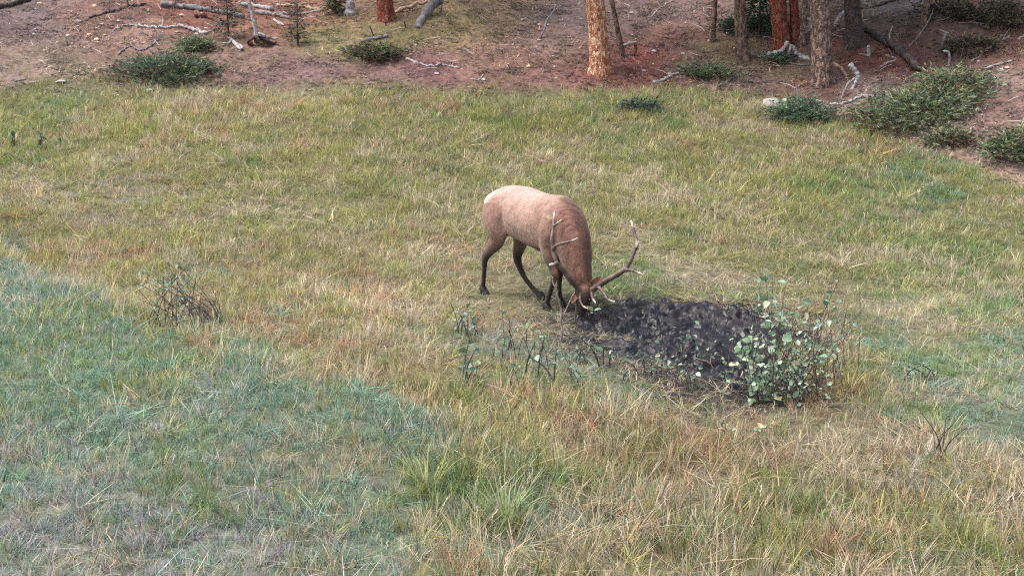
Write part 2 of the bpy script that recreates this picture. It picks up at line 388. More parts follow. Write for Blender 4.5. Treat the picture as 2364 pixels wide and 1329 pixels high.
def build_mud():
    x0, y0 = MUD.min(0) - .5; x1, y1 = MUD.max(0) + .5
    xs = np.arange(x0, x1, .016); ys = np.arange(y0, y1, .016)
    X, Y = np.meshgrid(xs, ys); x, y = X.ravel(), Y.ravel()
    d = mud_d(x, y)
    wx = x + .25 * (fbm(x * 4, y * 4, 81) - .5); wy = y + .25 * (fbm(x * 4, y * 4, 83) - .5)
    wx = x + .5 * (fbm(x * 2.3, y * 2.3, 81) - .5); wy = y + .5 * (fbm(x * 2.3, y * 2.3, 83) - .5)
    ridge = 1 - np.abs(2 * fbm(wx * 3.4, wy * 4.2, 67, 4) - 1)
    lump = .09 * (fbm(wx * 1.6, wy * 1.6, 61, 3) - .5) + .16 * (ridge ** 3 - .45) + .055 * (fbm(x * 24, y * 24, 69, 3) - .5)
    # hoof pits pressed into the mud
    r2 = np.random.default_rng(3)
    for k in range(55):
        cx, cy = r2.uniform(x0, x1), r2.uniform(y0, y1)
        rr = r2.choice([r2.uniform(.02, .05), r2.uniform(.05, .10)])
        q = ((wx - cx) ** 2 + ((wy - cy) * r2.uniform(.6, 1.6)) ** 2) / rr ** 2
        lump += -.65 * rr * np.exp(-q * 2) + .012 * np.exp(-(np.sqrt(q) - 1.35) ** 2 * 7) * (fbm(x * 9, y * 9, 70) > .45)
    pool = -.010 + .02 * (fbm(x * .9, y * .9, 91, 2) - .5)
    wet = sstep(.012, -.004, lump - pool); lump = np.maximum(lump, pool)
    z = h(x, y) + .03 + lump * sstep(.4, -.2, d) - .20 * sstep(.0, .35, d)
    V = np.stack([x, y, z], 1)
    nx, ny = len(xs), len(ys); i = np.arange(nx * ny).reshape(ny, nx)
    Fq = np.stack([i[:-1, :-1], i[:-1, 1:], i[1:, 1:], i[1:, :-1]], -1).reshape(-1, 4)
    dc = d[Fq].min(1); Fq = Fq[dc < .3]
    used = np.unique(Fq); mp = np.zeros(len(V), int); mp[used] = np.arange(len(used))
    m, n, l, b = newmat('wet_black_mud')
    t = noise_node(n, l, 7, 6)
    r = ramp(n, l, t.outputs[0], [(.3, (.003, .0027, .0045)), (.5, (.007, .0065, .011)), (.72, (.018, .015, .019))])
    l.new(r.outputs[0], b.inputs['Base Color'])
    rr_ = ramp(n, l, t.outputs[0], [(.35, (.34,) * 3), (.65, (.72,) * 3)])
    l.new(rr_.outputs[0], b.inputs['Roughness'])
    b.inputs['Specular IOR Level'].default_value = .38
    t2 = noise_node(n, l, 45, 4)
    l.new(bumpn(n, l, t2.outputs[0], .3, .012), b.inputs['Normal'])
    at_ = n.new('ShaderNodeAttribute'); at_.attribute_name = 'Col'
    rm = n.new('ShaderNodeMix'); l.new(at_.outputs['Fac'], rm.inputs[0]); l.new(rr_.outputs[0], rm.inputs[2]); rm.inputs[3].default_value = .4; l.new(rm.outputs[0], b.inputs['Roughness'])
    o = mesh_obj('mud_wallow', V[used], mp[Fq], m, colors=np.repeat(wet[used][:, None], 3, 1))
    tag(o, 'wet black churned mud of the wallow in the meadow', kind='structure')
build_mud()

# ------------------------------------------------------------------ shapes
def wloc(o):
    v = np.zeros(3)
    while o is not None:
        v += np.array(o.location); o = o.parent
    return v
def part(name, V, Fc, mat, parent, smooth=True, colors=None, cname='Col'):
    """a mesh given in world coordinates, linked under its (unrotated) parent"""
    return mesh_obj(name, np.asarray(V, float) - wloc(parent)[None], Fc, mat, parent, smooth, colors, cname)
def solo(name, V, Fc, mat, origin, smooth=True, colors=None):
    o = mesh_obj(name, np.asarray(V, float) - np.asarray(origin)[None], Fc, mat, None, smooth, colors)
    o.location = tuple(origin); return o

def resample(path, n):
    """smooth curve through the points (Catmull-Rom), any number of columns"""
    P = np.asarray(path, float)
    if len(P) == 2:
        t = np.linspace(0, 1, n)[:, None]; return P[0] * (1 - t) + P[1] * t
    Q = np.vstack([2 * P[0] - P[1], P, 2 * P[-1] - P[-2]])
    seg = np.linalg.norm(np.diff(P[:, :3], axis=0), axis=1); c = np.concatenate([[0], np.cumsum(seg)])
    s = np.linspace(0, c[-1], n); out = []
    for v in s:
        k = min(np.searchsorted(c, v, 'right') - 1, len(P) - 2)
        t = (v - c[k]) / max(seg[k], 1e-9)
        a, b, d, e = Q[k], Q[k + 1], Q[k + 2], Q[k + 3]
        out.append(.5 * (2 * b + (d - a) * t + (2 * a - 5 * b + 4 * d - e) * t * t + (3 * b - a - 3 * d + e) * t ** 3))
    return np.array(out)

def loft(C, ra, rb, lat, nseg=16, cap=True):
    """rings round the centres C; rb along `lat`, ra along the third axis"""
    C = np.asarray(C, float); n = len(C)
    T = np.gradient(C, axis=0); T /= np.linalg.norm(T, axis=1)[:, None] + 1e-12
    V = []; a = np.linspace(0, 2 * np.pi, nseg, endpoint=False)
    for i in range(n):
        L = np.asarray(lat if np.ndim(lat) == 1 else lat[i], float)
        L = L - T[i] * np.dot(L, T[i]); L /= np.linalg.norm(L) + 1e-12
        U = np.cross(L, T[i])
        V.append(C[i] + np.cos(a)[:, None] * rb[i] * L + np.sin(a)[:, None] * ra[i] * U)
    V = np.vstack(V); Fc = []
    for i in range(n - 1):
        for j in range(nseg):
            k = (j + 1) % nseg
            Fc.append((i * nseg + j, i * nseg + k, (i + 1) * nseg + k, (i + 1) * nseg + j))
    if cap:
        Fc.append(tuple(range(nseg - 1, -1, -1))); Fc.append(tuple((n - 1) * nseg + j for j in range(nseg)))
    return V, Fc

def join(parts):
    V, Fc, o = [], [], 0
    for v, f in parts:
        V.append(v); Fc += [tuple(i + o for i in q) for q in f]; o += len(v)
    return np.vstack(V), Fc

def anyperp(t):
    v = np.cross(t, (0, 0, 1.0))
    return v / np.linalg.norm(v) if np.linalg.norm(v) > 1e-3 else np.array([1., 0, 0])

def tube(path, r0, r1, n=14, nseg=7, rough=.12, seed=0, wob=0.0, tip=True):
    """an uneven tapering stick along a path"""
    g = np.random.default_rng(seed + 11)
    C = resample(path, n)
    L = np.linalg.norm(C[-1] - C[0])
    if wob: C[1:-1] += g.normal(0, wob * L, (n - 2, 3))
    t = np.linspace(0, 1, n)
    r = (r0 * (1 - t) + r1 * t) * (1 + g.normal(0, rough, n))
    if tip: r[-1] *= .35
    r = np.clip(r, .0015, None)
    lat = anyperp((C[-1] - C[0]) / (L + 1e-9))
    V, Fc = loft(C, r * (1 + g.normal(0, rough * .5, n)), r, lat, nseg)
    if rough > .05:
        V += g.normal(0, 1, V.shape) * np.repeat(r, nseg)[:, None] * rough * .35
    return V, Fc

def remesh(parts, voxel, smooth_it, name):
    """closed lofts that overlap -> one continuous skin"""
    V, Fc = join(parts)
    me = bpy.data.meshes.new(name); me.from_pydata([tuple(v) for v in V], [], Fc); me.update()
    o = bpy.data.objects.new(name, me); scene.collection.objects.link(o)
    md = o.modifiers.new('r', 'REMESH'); md.mode = 'VOXEL'; md.voxel_size = voxel
    if smooth_it:
        ms = o.modifiers.new('s', 'SMOOTH'); ms.factor = .5; ms.iterations = smooth_it
    dg = bpy.context.evaluated_depsgraph_get(); dg.update()
    ev = o.evaluated_get(dg); m2 = bpy.data.meshes.new_from_object(ev)
    bpy.data.objects.remove(o, do_unlink=True); bpy.data.meshes.remove(me)
    n = len(m2.vertices); co = np.zeros(n * 3); m2.vertices.foreach_get('co', co)
    Fq = [tuple(p.vertices) for p in m2.polygons]
    bpy.data.meshes.remove(m2)
    return co.reshape(-1, 3), Fq

# ------------------------------------------------------------------ the elk
def build_elk():
    th = R(50)
    f = np.array([math.cos(th), -math.sin(th), 0]); r = np.array([-math.sin(th), -math.cos(th), 0])
    H = np.array([-0.09, 13.15, 0.0]); up = np.array([0, 0, 1.0])
    def W(s, l, z): return H + s * f + l * r + z * up
    root = thing('elk', (W(.45, 0, 0)[0], W(.45, 0, 0)[1], gh(*W(.45, 0, 0)[:2])),
                 'tan bull elk with dark legs and branched antlers, head lowered to the mud', 'elk')
    def lo(rows, nseg=20, n=None, lat=r):
        """rows: s, l, z, ra, rb"""
        A = resample(np.array([[*W(q[0], q[1], q[2]), q[3], q[4]] for q in rows]), n or len(rows) * 5)
        return loft(A[:, :3], np.clip(A[:, 3], .004, None), np.clip(A[:, 4], .004, None), lat, nseg)
    P = []
    # trunk: s, l, z(centre), half height, half width
    P.append(lo([(-.285, 0, 1.06, .05, .06), (-.25, 0, 1.07, .15, .12), (-.17, 0, 1.06, .215, .185), (-.02, 0, 1.045, .272, .225),
                 (.2, 0, 1.055, .312, .225), (.42, 0, 1.035, .325, .272), (.65, 0, 1.0, .33, .295), (.85, 0, .975, .35, .275),
                 (1.02, 0, .965, .36, .235), (1.16, 0, .955, .315, .19), (1.25, 0, .95, .22, .13)], 28))
    # neck and mane
    P.append(lo([(.92, 0, 1.05, .25, .19), (1.06, .01, 1.02, .285, .20), (1.19, .02, .90, .255, .185), (1.27, .035, .74, .225, .165),
                 (1.335, .05, .58, .185, .140), (1.385, .06, .47, .155, .125), (1.41, .065, .38, .12, .105)], 24))
    # head, nose down
    hp = [pY(1349, 652, 12.03), pY(1349, 668, 12.0), pY(1347, 684, 11.97), pY(1344, 702, 11.94), pY(1340, 720, 11.92), pY(1337, 735, 11.91), pY(1336, 742, 11.91)]
    hra = [.10, .115, .115, .095, .07, .06, .035]; hrb = [.085, .10, .102, .082, .062, .058, .035]
    hl = np.array([-.93, -.36, 0])
    A = resample(np.array([[*p, a, b] for p, a, b in zip(hp, hra, hrb)]), 26)
    P.append(loft(A[:, :3], A[:, 3], A[:, 4], hl, 22))
    # hind legs
    zr = gh(*W(-.215, .17, 0)[:2])
    P.append(lo([(.0, .125, 1.14, .20, .115), (.03, .165, .98, .215, .125), (.06, .165, .83, .17, .11), (.04, .16, .70, .115, .08),
                 (-.06, .165, .585, .078, .055), (-.15, .17, .485, .062, .042), (-.178, .17, .41, .044, .036), (-.19, .17, .28, .032, .028),
                 (-.205, .17, .15, .031, .028), (-.222, .17, zr + .085, .038, .033), (-.215, .17, zr + .04, .034, .03)], 18))
    zl = gh(*W(.47, -.17, 0)[:2])
    P.append(lo([(.08, -.12, 1.1, .2, .11), (.12, -.15, .92, .19, .12), (.14, -.15, .78, .14, .095), (.105, -.16, .64, .10, .075),
                 (.055, -.165, .52, .075, .052), (.04, -.17, .435, .062, .044), (.085, -.17, .335, .045, .036), (.19, -.17, .21, .034, .029),
                 (.32, -.17, .12, .033, .03), (.405, -.17, zl + .075, .037, .033), (.44, -.17, zl + .045, .033, .03)], 18))
    # forelegs
    zf = gh(*W(.90, .13, 0)[:2])
    P.append(lo([(1.02, .16, 1.10, .13, .085), (.99, .185, .95, .15, .09), (.95, .165, .84, .14, .09), (.94, .15, .74, .105, .075), (.975, .145, .62, .07, .055),
                 (1.025, .14, .52, .052, .045), (1.055, .135, .44, .052, .045), (1.03, .13, .36, .038, .034), (.985, .13, .24, .031, .028),
                 (.93, .13, zf + .11, .037, .033), (.915, .13, zf + .045, .034, .031)], 18))
    zg = gh(*W(.86, -.13, 0)[:2])
    P.append(lo([(.95, -.13, 1.0, .15, .09), (.90, -.15, .85, .14, .085), (.86, -.15, .72, .10, .07), (.845, -.145, .58, .065, .052),
                 (.845, -.14, .44, .05, .045), (.85, -.135, .38, .046, .04), (.85, -.13, .26, .031, .028), (.85, -.13, zg + .11, .036, .033),
                 (.862, -.13, zg + .045, .034, .031)], 18))
    V, Fc = remesh(P, .0105, 5, 'elk_skin')
    # coat colour from where the skin lies on the animal
    D = V - H; s = D @ f; l = D @ r; z = D[:, 2]
    nz = fbm(s * 7 + 3, z * 7 + l * 3, 71)
    c = np.tile(np.array([.475, .295, .235]), (len(V), 1))
    def lay(col, w):
        nonlocal c
        w = np.clip(w, 0, 1)[:, None]; c = c * (1 - w) + np.array(col)[None] * w
    lay((.57, .40, .34), sstep(1.08, 1.34, z + .1 * (nz - .5)) * .8)                      # paler back: brightness of the light from above put into the coat
    lay((.31, .165, .12), sstep(.24, .13, s + .35 * (z - 1.05) ** 2 + .22 * np.clip(z - 1.1, 0, 1)) * sstep(1.33, 1.12, z) * .75)                   # browner thigh
    lay((.30, .165, .12), sstep(.80, .92, s + .3 * (z - 1.0) + .05 * (nz - .5)) * .5)
    lay((.245, .118, .084), sstep(1.0, 1.22, s + .12 * (nz - .5)) * .9)                    # browner neck
    crest = np.interp(z, [.38, .6, .82, 1.0, 1.15, 1.27, 1.33], [1.48, 1.52, 1.46, 1.40, 1.34, 1.22, 1.04])
    lay((.10, .05, .035), sstep(.10, .04, np.abs(l - .03 + .05 * (nz - .5))) * sstep(.16, .05, crest - s) * sstep(1.0, 1.1, s) * .75)  # dark stripe
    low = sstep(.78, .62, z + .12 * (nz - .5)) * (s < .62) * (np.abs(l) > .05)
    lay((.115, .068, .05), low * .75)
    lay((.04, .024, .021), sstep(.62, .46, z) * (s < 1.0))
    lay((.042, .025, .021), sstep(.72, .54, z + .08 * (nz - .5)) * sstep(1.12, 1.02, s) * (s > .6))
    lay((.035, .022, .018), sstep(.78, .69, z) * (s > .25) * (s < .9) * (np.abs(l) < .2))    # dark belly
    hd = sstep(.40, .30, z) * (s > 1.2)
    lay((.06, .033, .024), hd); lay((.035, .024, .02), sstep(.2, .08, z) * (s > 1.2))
    rump = sstep(-.10, -.16, s + .04 * (nz - .5) - .12 * sstep(1.08, 1.3, z)) * sstep(.82, .95, z) * sstep(.23, .17, np.abs(l))
    lay((.66, .58, .49), rump)
    lay((.13, .075, .055), sstep(-.165, -.2, s) * sstep(-.05, -.15, s) * sstep(.16, .2, l) * sstep(.75, .85, z) * .6)
    m, n, lk, b = newmat('elk_coat')
    a = n.new('ShaderNodeAttribute'); a.attribute_name = 'Col'
    t = noise_node(n, lk, 26, 6, 'Object', (1, 1, .45), .7)
    rr = ramp(n, lk, t.outputs[0], [(.28, (.62,) * 3), (.72, (1.36,) * 3)])
    t3 = noise_node(n, lk, 5, 3); r3 = ramp(n, lk, t3.outputs[0], [(.3, (.84,) * 3), (.7, (1.14,) * 3)])
    c1 = mixc(n, lk, a.outputs['Color'], rr.outputs[0], 1.0, 'MULTIPLY')
    lk.new(mixc(n, lk, c1, r3.outputs[0], 1.0, 'MULTIPLY'), b.inputs['Base Color'])
    b.inputs['Roughness'].default_value = .8; b.inputs['Specular IOR Level'].default_value = .25
    b.inputs['Sheen Weight'].default_value = .15; b.inputs['Sheen Roughness'].default_value = .5
    t4 = noise_node(n, lk, 75, 4, 'Object', (1, 1, .35))
    lk.new(bumpn(n, lk, t4.outputs[0], .55, .02), b.inputs['Normal'])
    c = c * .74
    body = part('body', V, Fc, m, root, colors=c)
    # hair: coarse tufts on the neck, short lie of the coat elsewhere
    nv = np.zeros(len(V) * 3); body.data.vertices.foreach_get('normal', nv); nv = nv.reshape(-1, 3)
    mane = sstep(1.0, 1.25, s) * sstep(.3, .42, z)
    q1 = fbm(s * 24 + l * 30, z * 6 + s * 9, 301, 3) - .5; q2 = fbm(s * 9 + l * 5, z * 7, 303, 3) - .5
    ribs = np.sin((s - .3) * 34 + z * 3) * sstep(.32, .42, s) * sstep(.85, .75, s) * sstep(.7, .85, z) * sstep(1.25, 1.1, z)
    fold = -.012 * np.exp(-((s - .22 + .35 * (z - 1.05) ** 2) / .035) ** 2) * sstep(.75, .9, z) * sstep(1.32, 1.2, z)      # flank fold before the haunch
    blade = -.012 * np.exp(-((s - .83 + .3 * (z - 1.0)) / .04) ** 2) * sstep(.7, .85, z) * sstep(1.3, 1.15, z)            # edge behind the shoulder
    off = q1 * (.006 + .030 * mane) + q2 * (.016 - .006 * mane) * sstep(.5, .75, z) + .0022 * ribs + fold * 1.3 + blade * 1.3
    co = V - wloc(root) + nv * (off * (z > .12))[:, None]
    body.data.vertices.foreach_set('co', co.ravel()); body.data.update()
    # hooves
    hoof_m = wood_mat('hoof_horn', (.012, .01, .01), (.025, .02, .018), (.04, .03, .026), 20, .5)
    for (ss, ll, zz, fwd) in ((-.215, .17, zr, .05), (.46, -.17, zl, .05), (.905, .13, zf, .04), (.865, -.13, zg, .05)):
        C = [W(ss - .008, ll, zz + .085), W(ss + fwd * .3, ll, zz + .045), W(ss + fwd * .8, ll, zz + .005), W(ss + fwd, ll, zz - .03)]
        q = [loft(C, [.033, .045, .055, .058], [.018, .022, .026, .027], r, 12)]
        q = [(v + r * d, fc) for v, fc in q for d in (-.021, .021)]
        vv, ff = join(q); part('hoof', vv, ff, hoof_m, root)
    # tail
    tv, tf = lo([(-.265, 0, 1.16, .03, .035), (-.30, 0, 1.12, .035, .04), (-.315, 0, 1.05, .028, .034), (-.31, 0, .99, .01, .014)], 12)
    tm = wood_mat('tail_hair', (.42, .33, .25), (.52, .43, .34), (.6, .5, .4), 30, .9)
    part('tail', tv, tf, tm, root)
    # antlers
    am = wood_mat('antler_bone', (.075, .05, .042), (.165, .11, .09), (.27, .195, .16), 13, .55)
    tipm = (.62, .55, .45)
    def antler(beam, tines):
        q = []
        for k, (path, r0, r1) in enumerate([beam] + tines):
            pts = [pY(*p) for p in path]
            C = resample(pts, 9 * len(pts)); t = np.linspace(0, 1, len(C))
            r0 = r0 * 1.22; r1 = r1 * 1.2
            rad = r0 * (1 - t) ** .8 + r1 * (1 - (1 - t) ** .8) + .002 * np.sin(t * 37 + k * 2)
            rad[-1] *= .4
            if k == 0: rad[:5] *= np.array([1.35, 1.4, 1.2, 1.08, 1.0])
            q.append(loft(C, rad, rad, np.array([0, 1.0, .2]), 12))
        v, fc = remesh(q, .0062, 1, 'antler_skin')
        # polished pale tine ends
        ends = np.array([pY(*p[0][-1]) for p in [beam] + tines])
        dd = np.min(np.linalg.norm(v[:, None] - ends[None], axis=2), axis=1)
        return v, fc, sstep(.11, .02, dd)
    ml, n, lk, b = newmat('antler_bone_tipped')
    a = n.new('ShaderNodeAttribute'); a.attribute_name = 'Col'
    t = noise_node(n, lk, 13, 6, 'Object', None, .65)
    rr = ramp(n, lk, t.outputs[0], [(.3, (.045, .029, .026)), (.5, (.10, .064, .053)), (.7, (.20, .138, .115))])
    lk.new(mixc(n, lk, rr.outputs[0], tipm, a.outputs['Color']), b.inputs['Base Color'])
    b.inputs['Roughness'].default_value = .5
    t2 = noise_node(n, lk, 55, 3); lk.new(bumpn(n, lk, t2.outputs[0], .5, .01), b.inputs['Normal'])
    left = ([(1361, 674, 11.97), (1368, 668, 11.92), (1395, 650, 11.87), (1425, 633, 11.84), (1446, 617, 11.84), (1460, 590, 11.88), (1470, 563, 11.93), (1465, 540, 12.0), (1457, 508, 12.08)], .031, .011)
    lt = [([(1440, 624, 11.84), (1455, 623, 11.77), (1470, 628, 11.70), (1484, 633, 11.64)], .019, .006),
          ([(1380, 660, 11.89), (1394, 676, 11.78), (1403, 690, 11.70), (1421, 697, 11.63)], .017, .006),
          ([(1366, 672, 11.93), (1368, 688, 11.82), (1376, 700, 11.72)], .018, .006),
          ([(1465, 578, 11.91), (1472, 566, 11.87), (1474, 556, 11.85)], .014, .007)]
    right = ([(1343, 676, 11.97), (1337, 669, 11.92), (1318, 646, 11.86), (1299, 623, 11.83), (1284, 603, 11.83), (1277, 580, 11.86), (1274, 552, 11.90), (1277, 523, 11.97), (1280, 489, 12.06)], .030, .010)
    rt = [([(1277, 578, 11.86), (1283, 567, 11.78), (1300, 561, 11.72), (1318, 557, 11.68), (1334, 549, 11.64)], .018, .007),
          ([(1277, 524, 11.97), (1287, 515, 11.93), (1297, 507, 11.90)], .013, .005),
          ([(1288, 608, 11.83), (1278, 610, 11.76), (1268, 611, 11.70)], .019, .011),
          ([(1341, 672, 11.94), (1339, 690, 11.82), (1345, 705, 11.74), (1358, 713, 11.68)], .018, .006)]
    for bm_, tn in ((left, lt), (right, rt)):
        v, fc, e = antler(bm_, tn)
        part('antler', v, fc, ml, root, colors=np.repeat(e[:, None], 3, 1))
    # ears
    em = wood_mat('ear_hair', (.26, .11, .06), (.42, .20, .11), (.55, .37, .28), 22, .9)
    def ear(p0, p1, w, nrm):
        p0, p1 = np.array(p0), np.array(p1); d = p1 - p0; L = np.linalg.norm(d); d /= L
        sx = np.cross(d, nrm); sx /= np.linalg.norm(sx); nn = np.cross(sx, d)
        vs, fs = [], []
        prof = [(0, .35), (.2, .75), (.45, 1.0), (.7, .8), (.9, .4), (1, .06)]
        for off in (0, .012):
            for t, wd in prof:
                for u in (-1, -.5, 0, .5, 1):
                    vs.append(p0 + d * L * t + sx * w * wd * u + nn * (w * .75 * wd * u * u - off * (1 - abs(u) * .9)))
        n5 = len(prof)
        for o in (0, 1):
            for i in range(n5 - 1):
                for j in range(4):
                    a = o * n5 * 5 + i * 5 + j; q = (a, a + 1, a + 6, a + 5); fs.append(q if o == 0 else q[::-1])
        for i in range(n5 - 1):
            for j in (0, 4):
                a = i * 5 + j; q = (a, a + 5, a + 5 + n5 * 5, a + n5 * 5); fs.append(q if j == 0 else q[::-1])
        return np.array(vs), fs
    for p0, p1 in ((pY(1360, 660, 11.99), pY(1390, 637, 11.93)), (pY(1333, 668, 11.97), pY(1320, 700, 11.86))):
        v, fc = ear(p0, p1, .042, np.array([.1, -1, .15])); part('ear', v, fc, em, root)
    # eyes
    km, n, lk, b = newmat('eye_black'); b.inputs['Base Color'].default_value = (.01, .008, .007, 1); b.inputs['Roughness'].default_value = .12
    for px, y in ((1331, 11.92), (1361, 11.86)):
        c0 = pY(px, 692, y); bm = bmesh.new(); bmesh.ops.create_icosphere(bm, subdivisions=2, radius=.019)
        v = np.array([q.co for q in bm.verts]) + c0; fc = [tuple(x.index for x in q.verts) for q in bm.faces]; bm.free()
        part('eye', v, fc, km, root)
build_elk()
ONLY = os.environ.get('ONLY')

# ------------------------------------------------------------------ grass and litter (uncountable: geometry-node scatters)
def blade_clump(name, nb, hmin, hmax, rad, lean, droop, wid, mat, seed, seed_head=0.0, flat=False, far=False):
    """one tuft: nb curved tapering blades; attribute 'blade' = tone of each blade"""
    g = np.random.default_rng(seed); V, Fc, C = [], [], []
    for k in range(nb):
        a = g.uniform(0, 2 * np.pi); rr = rad * math.sqrt(g.uniform())
        b0 = np.array([rr * math.cos(a), rr * math.sin(a), -.02])
        hh = g.uniform(hmin, hmax); az = a + g.normal(0, .8)
        out = np.array([math.cos(az), math.sin(az), 0])
        ln = abs(g.normal(lean, lean * .5)); dr = g.uniform(.2, 1) * droop
        w = wid * g.uniform(.6, 1.3)
        side = np.array([-math.sin(az + g.normal(0, .9)), math.cos(az), 0]); side /= np.linalg.norm(side)
        tone = np.clip(g.normal(1, .22), .5, 1.6) * np.array([1 + g.normal(0, .07), 1, 1 + g.normal(0, .10)])
        if g.uniform() < .22: tone = tone * np.array([1.45, 1.22, 1.2])        # a dry blade among the others
        if g.uniform() < .12: tone = tone * .5
        i0 = len(V); ts = (0, .5, 1.0) if far else (0, .4, .75, 1.0)
        for t in ts:
            p = b0 + out * hh * (ln * t + dr * t * t) + np.array([0, 0, hh * (t - .45 * dr * t * t * (1 if not flat else 1.6))])
            if flat: p[2] = b0[2] + .03 + max(.0, (p[2] - b0[2])) * .35
            ww = w * {0: 1, .4: .9, .5: .8, .75: .6, 1.0: 0}[t]
            if t < 1: V += [p - side * ww, p + side * ww]; C += [tone * (.88 + .12 * t)] * 2
            else: V.append(p); C.append(tone * 1.08)
        Fc += [(i0, i0 + 1, i0 + 3, i0 + 2), (i0 + 2, i0 + 3, i0 + 4)] if far else [(i0, i0 + 1, i0 + 3, i0 + 2), (i0 + 2, i0 + 3, i0 + 5, i0 + 4), (i0 + 4, i0 + 5, i0 + 6)]
        if g.uniform() < seed_head:
            p = np.array(V[-1]); i1 = len(V); u = out * .3 + np.array([0, 0, 1.]); u /= np.linalg.norm(u)
            for q in range(4):
                z0 = p - u * (.05 - q * .02); s2 = side * .006 * (1 if q % 2 else -1)
                V += [z0, z0 + u * .022 + s2 * 1.5, z0 + u * .03]; C += [tone * 1.2] * 3
                Fc.append((len(V) - 3, len(V) - 2, len(V) - 1))
    me = bpy.data.meshes.new(name)
    me.from_pydata([tuple(v) for v in V], [], Fc); me.update()
    at = me.attributes.new('blade', 'FLOAT_COLOR', 'POINT')
    c = np.ones((len(V), 4), np.float32); c[:, :3] = np.array(C); at.data.foreach_set('color', c.ravel())
    me.materials.append(mat)
    return bpy.data.objects.new(name, me)

def chip_clump(name, n, rad, mat, seed, lmin, lmax, wmin, wmax):
    """scattered needles, cone scales and wood chips"""
    g = np.random.default_rng(seed); V, Fc, C = [], [], []
    for k in range(n):
        a = g.uniform(0, 2 * np.pi); rr = rad * math.sqrt(g.uniform()); L = g.uniform(lmin, lmax); w = g.uniform(wmin, wmax)
        p = np.array([rr * math.cos(a), rr * math.sin(a), g.uniform(.0, .025)]); az = g.uniform(0, 2 * np.pi)
        d = np.array([math.cos(az), math.sin(az), g.normal(0, .35)]) * L; s2 = np.array([-math.sin(az), math.cos(az), g.normal(0, .5)]) * w
        tone = np.clip(g.normal(1, .4), .25, 2.2) * np.array([1 + g.normal(0, .1), 1, 1 + g.normal(0, .1)])
        i0 = len(V); u = np.array([0, 0, w * .8])
        V += [p - d / 2 - s2, p - d / 2 + s2, p + d / 2, p + u]
        C += [tone] * 4
        Fc += [(i0, i0 + 1, i0 + 3), (i0 + 1, i0 + 2, i0 + 3), (i0 + 2, i0, i0 + 3)]
    me = bpy.data.meshes.new(name); me.from_pydata([tuple(v) for v in V], [], Fc); me.update()
    at = me.attributes.new('blade', 'FLOAT_COLOR', 'POINT')
    c = np.ones((len(V), 4), np.float32); c[:, :3] = np.array(C); at.data.foreach_set('color', c.ravel())
    me.materials.append(mat)
    return bpy.data.objects.new(name, me)

def scatter(name, P, rot, scl, col, idx, sources, label, cat=None):
    me = bpy.data.meshes.new(name)
    me.vertices.add(len(P)); me.vertices.foreach_set('co', np.asarray(P, np.float32).ravel())
    for nm, ty, key, arr in (('rot', 'FLOAT_VECTOR', 'vector', rot), ('scl', 'FLOAT_VECTOR', 'vector', scl), ('idx', 'INT', 'value', idx)):
        at = me.attributes.new(nm, ty, 'POINT'); at.data.foreach_set(key, np.asarray(arr, np.int32 if ty == 'INT' else np.float32).ravel())
    at = me.attributes.new('tint', 'FLOAT_COLOR', 'POINT')
    c = np.ones((len(P), 4), np.float32); c[:, :3] = col; at.data.foreach_set('color', c.ravel())
    o = link(bpy.data.objects.new(name, me)); tag(o, label, cat, kind='stuff')
    ng = bpy.data.node_groups.new(name, 'GeometryNodeTree')
    ng.interface.new_socket('Geometry', in_out='INPUT', socket_type='NodeSocketGeometry')
    ng.interface.new_socket('Geometry', in_out='OUTPUT', socket_type='NodeSocketGeometry')
    N, Lk = ng.nodes, ng.links
    gi, go = N.new('NodeGroupInput'), N.new('NodeGroupOutput')
    ip = N.new('GeometryNodeInstanceOnPoints'); jn = N.new('GeometryNodeJoinGeometry')
    for s in reversed(sources):                      # the first link made comes last
        oi = N.new('GeometryNodeObjectInfo'); oi.inputs['Object'].default_value = s; oi.inputs['As Instance'].default_value = True
        Lk.new(oi.outputs['Geometry'], jn.inputs[0])
    def na(nm, ty):
        q = N.new('GeometryNodeInputNamedAttribute'); q.data_type = ty; q.inputs['Name'].default_value = nm
        return q.outputs['Attribute']
    Lk.new(gi.outputs[0], ip.inputs['Points']); Lk.new(jn.outputs[0], ip.inputs['Instance'])
    ip.inputs['Pick Instance'].default_value = True
    Lk.new(na('idx', 'INT'), ip.inputs['Instance Index'])
    Lk.new(na('rot', 'FLOAT_VECTOR'), ip.inputs['Rotation'])
    Lk.new(na('scl', 'FLOAT_VECTOR'), ip.inputs['Scale'])
    rz = N.new('GeometryNodeRealizeInstances'); Lk.new(ip.outputs[0], rz.inputs[0]); Lk.new(rz.outputs[0], go.inputs[0])
    md = o.modifiers.new('scatter', 'NODES'); md.node_group = ng
    return o

gmat = leafy_mat('grass_blade', 'tint', 'GEOMETRY', .38)
lmat = leafy_mat('needle_litter', 'tint', 'GEOMETRY', .0, .7)
def field(n, y0, y1, xk, g):
    """points spread evenly over the part of the ground that can be seen, with a margin"""
    y = np.sqrt(g.uniform(0, 1, n) * ((y1 + 2) ** 2 - (y0 + 2) ** 2) + (y0 + 2) ** 2) - 2
    x = g.uniform(-1, 1, n) * (xk * y + 1.6)
    return x, y
def terrain_tilt(x, y):
    e = .15
    return (h(x + e, y) - h(x - e, y)) / (2 * e), (h(x, y + e) - h(x, y - e)) / (2 * e)

